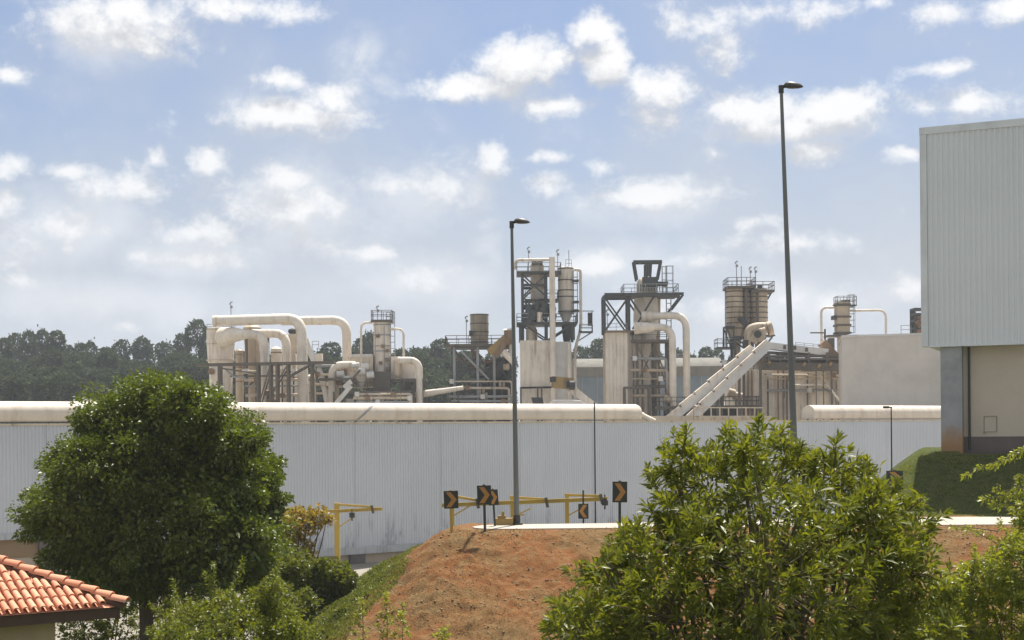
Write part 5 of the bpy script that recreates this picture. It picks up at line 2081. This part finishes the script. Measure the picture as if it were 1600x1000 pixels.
c1 = mix(nt, ramp(nt, tex_noise(nt, 2.2, 6, .65), .5, .75, 0, .5), c1, (.40, .16, .09))
c1 = mix(nt, ramp(nt, tex_noise(nt, 7, 6, .7, off=(3, 3, 3)), .6, .76, 0, .7), c1, (.13, .09, .06))
lnk(nt, c1, b.inputs['Base Color'])
b.inputs['Roughness'].default_value = .85
bump(nt, b, tex_noise(nt, 60, 4, .6), .25, .01)
MAT['clay'] = m
rf = mb.build('roof', 'clay', house, smooth=True)
# hip tiles
mb = MB()
hipd = (ea * 1 + eb * 1 + Vector((0, 0, PT)))
L_ = hipd.length
hipd.normalize()
side = hipd.cross(Vector((0, 0, 1))).normalized()
upn = side.cross(hipd).normalized()
for k in range(16):
    a0, a1 = k * .34 - .06, k * .34 + .36
    vs = []
    for (tt, r, lf) in ((a0, .125, .075), (a1, .105, .03)):
        for q in range(9):
            a = math.pi * q / 8
            vs.append(hc + hipd * tt + side * (r * math.cos(a)) + upn * (r * math.sin(a) * .9 + lf))
    for q in range(9):
        vs.append(Vector(vs[q]) - upn * .025)
    mb.add(vs, [(q, q + 1, 9 + q + 1, 9 + q) for q in range(8)] + [(18 + q, 18 + q + 1, q + 1, q) for q in range(8)])
mb.build('hip_tile', 'clay', rf, smooth=True)
mb = MB()
for k in range(14):     # mortar bed under the hip
    q0 = hc + hipd * (k * .4)
    mb.beam(q0 - upn * .01, q0 + hipd * .41 - upn * .01, .26, .09)
mb.build('mortar', 'fascia_wood', rf)
# sheathing, both planes
mb = MB()
rid = 5.2
A0, A1 = hp(0, 0, -.03), hp(9, 0, -.03)
T0, T1 = hp(rid, rid, -.03), hp(9, rid, -.03)
Bq = hc + eb * 10.4 + Vector((0, 0, -.03))
mb.add([A0, A1, T1, T0, Bq], [(0, 1, 2, 3), (0, 3, 4)])
mb.build('sheathing', 'clay', rf)
mb = MB()
fo = .02
mb.beam(hp(.06, .07, -.16), hp(9, .07, -.16), .04, .24)
mb.beam(hc + eb * .06 + ea * .07 + Vector((0, 0, -.16)), hc + eb * 10 + ea * .07 + Vector((0, 0, -.16)), .04, .24)
mb.build('fascia', 'fascia_wood', house)
mb = MB()
mb.add([hp(.1, .1, -.27), hp(9, .1, -.27), hc + ea * 9 + eb * .75 + Vector((0, 0, -.27)), hc + ea * .75 + eb * .75 + Vector((0, 0, -.27)), hc + ea * .1 + eb * 10 + Vector((0, 0, -.27)), hc + ea * .75 + eb * 10 + Vector((0, 0, -.27))],
       [(0, 1, 2, 3), (0, 3, 5, 4)])
mb.build('soffit', 'fascia_wood', house)
wi = 1.12
gh = -9.5
q = [hc + ea * wi + eb * .72, hc + ea * 9 + eb * .72, hc + ea * 9 + eb * 10, hc + ea * wi + eb * 10]
mb = MB().hexa([Vector((p.x, p.y, gh)) for p in q] + [Vector((p.x, p.y, hc.z - .28)) for p in q])
mb.build('wall', 'house_wall', house)


# ------------------------------------------------------------------ trees and shrubs
def limb(mb, a, b_, r0, r1, bend=.15, n=5, rg=random):
    a, b_ = Vector(a), Vector(b_)
    L = (b_ - a).length
    off = Vector((rg.uniform(-1, 1), rg.uniform(-1, 1), rg.uniform(0, .6))) * L * bend
    pts, rs = [], []
    for k in range(n + 1):
        t = k / n
        pts.append(a.lerp(b_, t) + off * math.sin(math.pi * t))
        rs.append(r0 + (r1 - r0) * t)
    mb.tube(pts, rs, 7, caps=False)


# big dark tree
rg = np.random.default_rng(5)
YT = 40.0
spec = [(255, 695, 92), (312, 735, 92), (368, 775, 66), (188, 738, 72), (128, 792, 60), (92, 815, 36), (232, 828, 98), (330, 835, 90), (126, 706, 20), (98, 724, 25),
        (205, 655, 48), (300, 655, 52), (415, 795, 28), (152, 858, 62), (395, 845, 38), (408, 738, 28), (140, 662, 25), (255, 632, 38), (64, 802, 24), (378, 695, 26), (398, 880, 32), (292, 628, 32), (200, 622, 16), (330, 642, 20)]
lob = px_lobes(spec, YT, 1.1, rg, .95)
cp, cd = lobe_points(lob, 520, .93, rg, .03)
cp = cp + cd * rg.normal(.02, .19, (len(cp), 1))
# clumps on the skin, leaves in the clumps
nl = 210
ci = np.repeat(np.arange(len(cp)), nl)
cr = .22 + .34 * rg.random(len(cp))
off = sph(len(ci), rg) * (rg.random(len(ci)) ** .45)[:, None] * cr[ci][:, None] * np.array([1.15, 1.15, .75])
C = cp[ci] + off
D = off / .4 + cd[ci] * .6 + rg.normal(size=off.shape) * .7 + np.array([0, 0, .15])
V1, F1 = leaves(C, D, .115, .058, 'quad', .6, .25, rg)
ip, idr = lobe_points(lob, 36000, .74, rg, .25)
V2, F2 = leaves(ip, rg.normal(size=ip.shape), .17, .10, 'quad', .6, .2, rg)
bp_ = P(228, 985, YT)
bz = tz(bp_.x, YT)
tree = thing('broad_tree', 'large dark green round-crowned tree beside the clay-tiled roof', 'tree', (bp_.x, YT, bz))
np_mesh('crown', np.concatenate([V1, V2]), [np.concatenate([F1[0], F2[0] + len(V1)])], 'leaf_tree', tree)
mb = MB()
tb = Vector((bp_.x, YT, bz - .2))
fork = P(226, 930, YT)
limb(mb, tb, fork, .24, .19, .03)
for (u, v, dy, r) in ((180, 840, .5, .10), (215, 760, -.4, .13), (262, 840, .3, .13), (300, 790, -.6, .11), (340, 850, .6, .09), (130, 830, -.5, .07), (250, 680, .2, .08), (380, 800, 0, .06)):
    limb(mb, fork, P(u, v, YT + dy), r, .02, .1)
mb.build('trunk', 'bark', tree, smooth=True)


def twig_lines(mb, base, tips, r0, rg, seg=6):
    for tq in tips:
        limb(mb, base, tq, r0, .004, .10, 4, rg)


def rosette(C, axes, nleaf, L, W, rg, spread=(.35, 1.25), droop=.22, stem=.0):
    """whorls of lance leaves at shoot tips"""
    n = len(C)
    ci = np.repeat(np.arange(n), nleaf)
    A = axes / np.linalg.norm(axes, axis=1, keepdims=True)
    rnd = rg.normal(size=(n, 3))
    S = np.cross(A, rnd)
    S /= np.linalg.norm(S, axis=1, keepdims=True)
    T = np.cross(A, S)
    j = np.tile(np.arange(nleaf), n)
    phi = j * 2.39996 + rg.random(len(ci)) * .5
    th = spread[0] + (spread[1] - spread[0]) * (1 - j / nleaf) + .15 * rg.normal(size=len(ci))
    D = A[ci] * np.cos(th)[:, None] + (S[ci] * np.cos(phi)[:, None] + T[ci] * np.sin(phi)[:, None]) * np.sin(th)[:, None]
    ls = rg.uniform(.68, 1.28, n)[ci]
    L = L * ls
    W = W * (.4 + .6 * ls)
    B = C[ci] - A[ci] * (stem * (1 - j / nleaf))[:, None]
    return leaves(B, D, L * (.75 + .35 * (1 - np.abs(j / nleaf - .4))), W, 'lance', .35, droop, rg)


def shrub(name, label, cat, spec, Y, dsp, n_ros, nleaf, L, W, mat, seed, base_uv, tips=(), inner=6000, asp=1.0, spread=(.35, 1.25), stem=.12, up=.55, trunk_r=.05, keep=.05):
    rg = np.random.default_rng(seed)
    lob = px_lobes(spec, Y, dsp, rg, asp)
    cp, cd = lobe_points(lob, n_ros, .90, rg, keep)
    cp = cp + cd * (rg.normal(0, .22, (len(cp), 1)) * np.median(np.array(lob)[:, 3]) * .45)
    ax = cd + np.array([0, 0, up]) + .45 * rg.normal(size=cd.shape)
    Cs, As = [cp], [ax]
    tw = []
    for (u, v, du, dv, m_) in tips:   # free shoots: root pixel to tip pixel
        a, b_ = P(u, v, Y), P(u + du, v + dv, Y + rg.uniform(-.3, .3))
        tw.append((a, b_))
        dd = np.array(b_ - a)
        for k in range(m_):
            t_ = 1 - .85 * k / max(1, m_)
            Cs.append((np.array(a) + dd * t_ + rg.normal(size=3) * .02)[None])
            As.append((dd / np.linalg.norm(dd) + .35 * rg.normal(size=3))[None])
    Cc, Aa = np.concatenate(Cs), np.concatenate(As)
    V1, F1 = rosette(Cc, Aa, nleaf, L, W, rg, spread, .2, stem)
    ip, idr = lobe_points(lob, inner, .70, rg, .3)
    V2, F2 = leaves(ip, rg.normal(size=ip.shape) + idr * .5, L * .95, W * 1.15, 'lance', .5, .2, rg)
    p = P(base_uv[0], base_uv[1], Y)
    zb = tz(p.x, Y)
    o = thing(name, label, cat, (p.x, Y, zb))
    np_mesh('foliage', np.concatenate([V1, V2]), [np.concatenate([F1[0], F2[0] + len(V1)])], mat, o)
    mb = MB()
    rr = random.Random(seed)
    b0 = Vector((p.x, Y, zb - .1))
    for l_ in lob:
        c0 = Vector(l_[:3])
        for k in range(2):
            limb(mb, b0 + Vector((rr.uniform(-.1, .1), rr.uniform(-.1, .1), 0)), c0 + Vector((rr.uniform(-1, 1) * l_[3] * .4, rr.uniform(-1, 1) * l_[3] * .4, rr.uniform(-.2, .5) * l_[5])), trunk_r, trunk_r * .25, .06, 5, rr)
    sel = rg.choice(len(cp), size=min(len(cp), 420), replace=False)
    Lb = np.array(lob)
    for i in sel:
        q = cp[i]
        j = np.argmin(np.linalg.norm((Lb[:, :3] - q) / Lb[:, 3:6], axis=1))
        c0 = Lb[j, :3]
        mb.tube([Vector(c0 + (q - c0) * .35), Vector(c0 + (q - c0) * .7 + rg.normal(size=3) * .02), Vector(q)], [trunk_r * .22, trunk_r * .15, trunk_r * .08], 4, caps=False)
    for a, b_ in tw:
        mb.tube([a, a.lerp(b_, .5) + Vector((.01, 0, .01)), b_], [trunk_r * .25, trunk_r * .18, trunk_r * .08], 5, caps=False)
    mb.build('branches', 'twig', o, smooth=True)
    return o


shrub('lance_shrub', 'big glossy shrub with whorls of lance-shaped leaves hiding the tall lamp foot', 'shrub',
      [(1185, 790, 112), (1105, 765, 78), (1290, 800, 95), (1200, 910, 170), (1045, 905, 95), (950, 960, 75), (1340, 890, 100), (905, 985, 50), (1395, 850, 55), (1062, 722, 36),
       (1170, 706, 30), (1245, 740, 34), (1305, 742, 28), (1362, 800, 40), (1410, 790, 34), (1000, 860, 48), (1420, 900, 60), (1100, 980, 150), (1290, 990, 150), (960, 905, 45)],
      15.0, .75, 1900, 14, .138, .030, 'leaf_bush', 21, (1180, 1000),
      [(1075, 735, -18, -62, 4), (1065, 710, 8, -42, 3), (1180, 700, 6, -45, 4), (1150, 700, -10, -38, 3), (1205, 700, 25, -35, 3), (1245, 720, 10, -30, 3), (1302, 740, 4, -55, 5), (1290, 730, -8, -30, 3),
       (1035, 790, -24, -62, 5), (1040, 830, -30, -40, 4), (1350, 770, 5, -42, 4), (1390, 780, 14, -36, 4), (1415, 800, 24, -18, 3), (985, 880, -14, -48, 4), (1000, 850, -8, -30, 3), (930, 915, -18, -42, 4), (900, 960, -40, -18, 3), (890, 985, -40, -8, 3),
       (1440, 870, 16, -60, 4), (1445, 840, 30, -40, 3), (1130, 700, 5, -30, 3), (1270, 740, 6, -26, 3), (1225, 705, 8, -20, 3)],
      inner=6500, asp=.95, keep=.05, spread=(.22, 1.15), up=.75)

shrub('sapling', 'pale green small-leaved sapling reaching over the grass bank beside the shed', 'sapling',
      [(1565, 960, 72), (1605, 890, 62), (1495, 980, 58), (1640, 820, 50), (1535, 910, 42), (1455, 985, 42), (1480, 920, 26)],
      18.0, .6, 2600, 10, .062, .028, 'leaf_light', 31, (1580, 1000),
      [(1640, 690, -95, 35, 8), (1600, 705, -95, 40, 8), (1630, 700, -55, 10, 5), (1630, 760, -95, 12, 8), (1610, 770, -80, 10, 7), (1640, 780, -60, -10, 6), (1620, 820, -50, -30, 6), (1560, 830, -80, -8, 5), (1575, 860, -70, -38, 5),
       (1490, 940, -8, -60, 6), (1520, 900, 4, -50, 6), (1580, 850, -20, -40, 6), (1600, 740, -20, 22, 5), (1615, 790, -70, 2, 6), (1470, 950, -18, -42, 5)],
      inner=1500, spread=(.5, 1.4), stem=.10, trunk_r=.03, keep=.15)

shrub('feathery_shrub', 'bright light green feathery shrub below the big dark tree', 'shrub',
      [(300, 980, 40), (355, 960, 36), (275, 1005, 36), (410, 950, 32), (445, 975, 30), (370, 1010, 60), (455, 1010, 45), (425, 925, 20), (252, 995, 22)],
      24.0, .7, 1000, 12, .085, .030, 'leaf_fern', 41, (360, 1000),
      [(290, 955, -22, -50, 6), (300, 970, -60, -16, 6), (330, 940, 5, -62, 7), (362, 935, 18, -62, 7), (400, 930, 26, -40, 6), (265, 985, -30, -44, 6), (425, 915, 16, -45, 6), (445, 950, 30, -30, 5), (345, 930, -26, -40, 5)],
      inner=6500, spread=(.5, 1.4), stem=.14, trunk_r=.03)

shrub('yard_bush', 'rounded mid green bush in shade at the left foot of the earth bank', 'bush',
      [(515, 912, 36), (490, 922, 32), (538, 908, 20), (460, 900, 36), (430, 885, 40), (505, 895, 20), (556, 915, 10)],
      48.0, .8, 900, 11, .16, .07, 'leaf_mid', 51, (500, 960), (), inner=5000, trunk_r=.04)

shrub('yellowing_tree', 'sparse young tree with yellow and orange leaves beside the yellow lifting frame', 'tree',
      [(475, 818, 22), (498, 806, 16), (455, 828, 22), (440, 850, 22), (470, 860, 20), (512, 812, 9), (462, 800, 10)],
      52.0, .5, 420, 8, .15, .07, 'leaf_autumn', 61, (445, 930),
      [(455, 860, 55, -52, 5), (450, 850, 40, -50, 5), (450, 870, 20, -60, 5), (470, 830, 42, -22, 5)], inner=160, trunk_r=.05, keep=.2)

shrub('understorey_bush', 'dark leafy bush in the shade under the big round tree by the house wall', 'bush',
      [(130, 985, 40), (170, 965, 32), (285, 955, 30), (200, 990, 38), (120, 950, 26), (250, 940, 26), (190, 930, 26), (320, 930, 30), (370, 915, 26)],
      43.0, .6, 700, 10, .14, .06, 'leaf_mid', 71, (160, 1000), (), inner=1500, trunk_r=.04)

shrub('low_bush', 'fresh green low bush hugging the left flank of the earth bank near the feathery shrub', 'bush',
      [(455, 958, 30), (425, 945, 38), (400, 900, 30), (478, 940, 18)],
      44.0, .6, 600, 10, .15, .065, 'leaf_mid', 81, (450, 1000), (), inner=2600, trunk_r=.03)

# seedlings on the bank
for i, (u, v, hgt, lab) in enumerate(((604, 985, 62, 'tallest pale seedling on the earth bank below the left chevron sign'), (628, 972, 30, 'thin seedling to the right of the tallest pale one on the bank'),
                                      (566, 978, 44, 'leafy seedling low on the bank where grass meets red earth'), (694, 1000, 20, 'small lone seedling on bare red earth below the pair of chevron signs'))):
    Yq = 41.0
    p = P(u, v, Yq)
    zb = tz(p.x, Yq)
    k = Yq / F
    rg = np.random.default_rng(300 + i)
    o = thing('seedling', lab, 'seedling', (p.x, Yq, zb))
    hm = max(hgt * k, .3) + (p.z - zb if p.z > zb else 0)
    n = 16 + int(hgt / 2)
    tq = rg.random(n)
    C = np.stack([p.x + .16 * rg.normal(size=n) * (1.2 - tq), Yq + .16 * rg.normal(size=n), zb + hm * (.25 + .75 * tq)], 1)
    ax = np.stack([rg.normal(size=n) * .6, rg.normal(size=n) * .6, np.ones(n)], 1)
    V, Fs = rosette(C, ax, 7, .11, .05, rg, (.5, 1.5), .2, .05)
    np_mesh('foliage', V, Fs, 'leaf_light', o)
    mb = MB().tube([(p.x, Yq, zb - .05), (p.x + .03, Yq, zb + hm * .5), (p.x, Yq, zb + hm)], [.014, .01, .005], 5)
    for q in C[::2]:
        mb.tube([(p.x + .02, Yq, q[2] - .12), tuple(q)], [.007, .004], 4)
    mb.build('stem', 'twig', o)


def scatter_on(n, fx, seed):
    rg = np.random.default_rng(seed)
    x, y = fx(rg, n)
    return np.stack([x, y, terrain(x, y)], 1), rg


# weeds along the green flank
def fx(rg, n):
    y = rg.uniform(39, 54, n)
    x = -3.7 - np.abs(rg.normal(1.2, 1.3, n)) - .48 * (47 - y).clip(-3, 6)
    return x, y


Pw, rg = scatter_on(2600, fx, 91)
Pw = Pw[Pw[:, 2] < -4.3]
Pw = Pw + np.array([0, 0, .06])
V, Fs = rosette(Pw, np.tile([0, 0, 1.0], (len(Pw), 1)) + .4 * rg.normal(size=Pw.shape), 8, .085, .035, rg, (.4, 1.4), .2, .06)
tag(np_mesh('weeds', V, Fs, 'leaf_mid'), kind='stuff')


def blades(Pg, h, w, rg, lean=.45):
    n = len(Pg)
    D = np.stack([rg.normal(size=n) * lean, rg.normal(size=n) * lean, np.ones(n)], 1)
    return leaves(Pg, D, h, w, 'quad', .9, .15, rg)


def fg(rg, n):
    m1 = n // 2
    y = np.concatenate([rg.uniform(38, 54, m1), rg.uniform(52.1, 60.5, n - m1)])
    x = np.concatenate([-3.0 - .45 * (47 - y[:m1]).clip(0, 8) - np.abs(rg.normal(1.0, 1.4, m1)), rg.uniform(12.5, 24, n - m1)])
    return x, y


Pg, rg = scatter_on(60000, fg, 92)
ok = (Pg[:, 2] > -8.4) & ((Pg[:, 0] > 5) | (Pg[:, 2] < -4.2))
Pg = Pg[ok]
V, Fs = blades(Pg, np.where(Pg[:, 0] > 5, .035 + .10 * (vnoise(Pg[:, 0] / .8, Pg[:, 1] / .8, 77) > .16), .11), .028, rg)
tag(np_mesh('grass', V, Fs, 'grass'), kind='stuff')


def fs_(rg, n):
    y = rg.uniform(38, 48.05, n)
    x = rg.uniform(-7, 20, n)
    return x, y


# sparse dry grass and clods on the bare bank
Pd, rg = scatter_on(30000, fs_, 93)
keep = vnoise(Pd[:, 0] / 1.3, Pd[:, 1] / 1.3, 44) > -.12
Pd = Pd[keep]
V, Fs = blades(Pd, .075, .024, rg, 1.1)
tag(np_mesh('dry_grass', V, Fs, 'straw'), kind='stuff')
Pc, rg = scatter_on(9000, fs_, 94)
n = len(Pc)
sz = .012 + .045 * rg.random(n) ** 4
oct_ = np.array([[1, 0, 0], [0, 1, 0], [-1, 0, 0], [0, -1, 0], [0, 0, .8], [0, 0, -.8]])
V = (Pc[:, None, :] + oct_[None] * sz[:, None, None] * rg.uniform(.6, 1.4, (n, 6, 1))).reshape(-1, 3)
f = np.array([[0, 1, 4], [1, 2, 4], [2, 3, 4], [3, 0, 4], [1, 0, 5], [2, 1, 5], [3, 2, 5], [0, 3, 5]])
Fc = (np.arange(n)[:, None, None] * 6 + f[None]).reshape(-1, 3)
m, nt, b = new_mat('clod_earth')
g = nt.nodes.new('ShaderNodeNewGeometry')
lnk(nt, mix(nt, g.outputs['Random Per Island'], (.15, .085, .045), (.27, .18, .10)), b.inputs['Base Color'])
b.inputs['Roughness'].default_value = 1
MAT['clod'] = m
tag(np_mesh('soil_clods', V, [Fc], 'clod'), kind='stuff')

# ------------------------------------------------------------------ air
HAZE = True
if HAZE:
    mb = MB().box(-920, 920, -75, 1520, -14, 60)
    m = bpy.data.materials.new('haze_air')
    m.use_nodes = True
    nt = m.node_tree
    nt.nodes.remove(nt.nodes['Principled BSDF'])
    v = nt.nodes.new('ShaderNodeVolumePrincipled')
    v.inputs['Color'].default_value = (.86, .92, 1.0, 1)
    v.inputs['Density'].default_value = .00027
    v.inputs['Anisotropy'].default_value = .2
    nt.links.new(v.outputs[0], nt.nodes['Material Output'].inputs['Volume'])
    tag(mb.build('haze', m, None, (0, 0, 0)), kind='stuff')
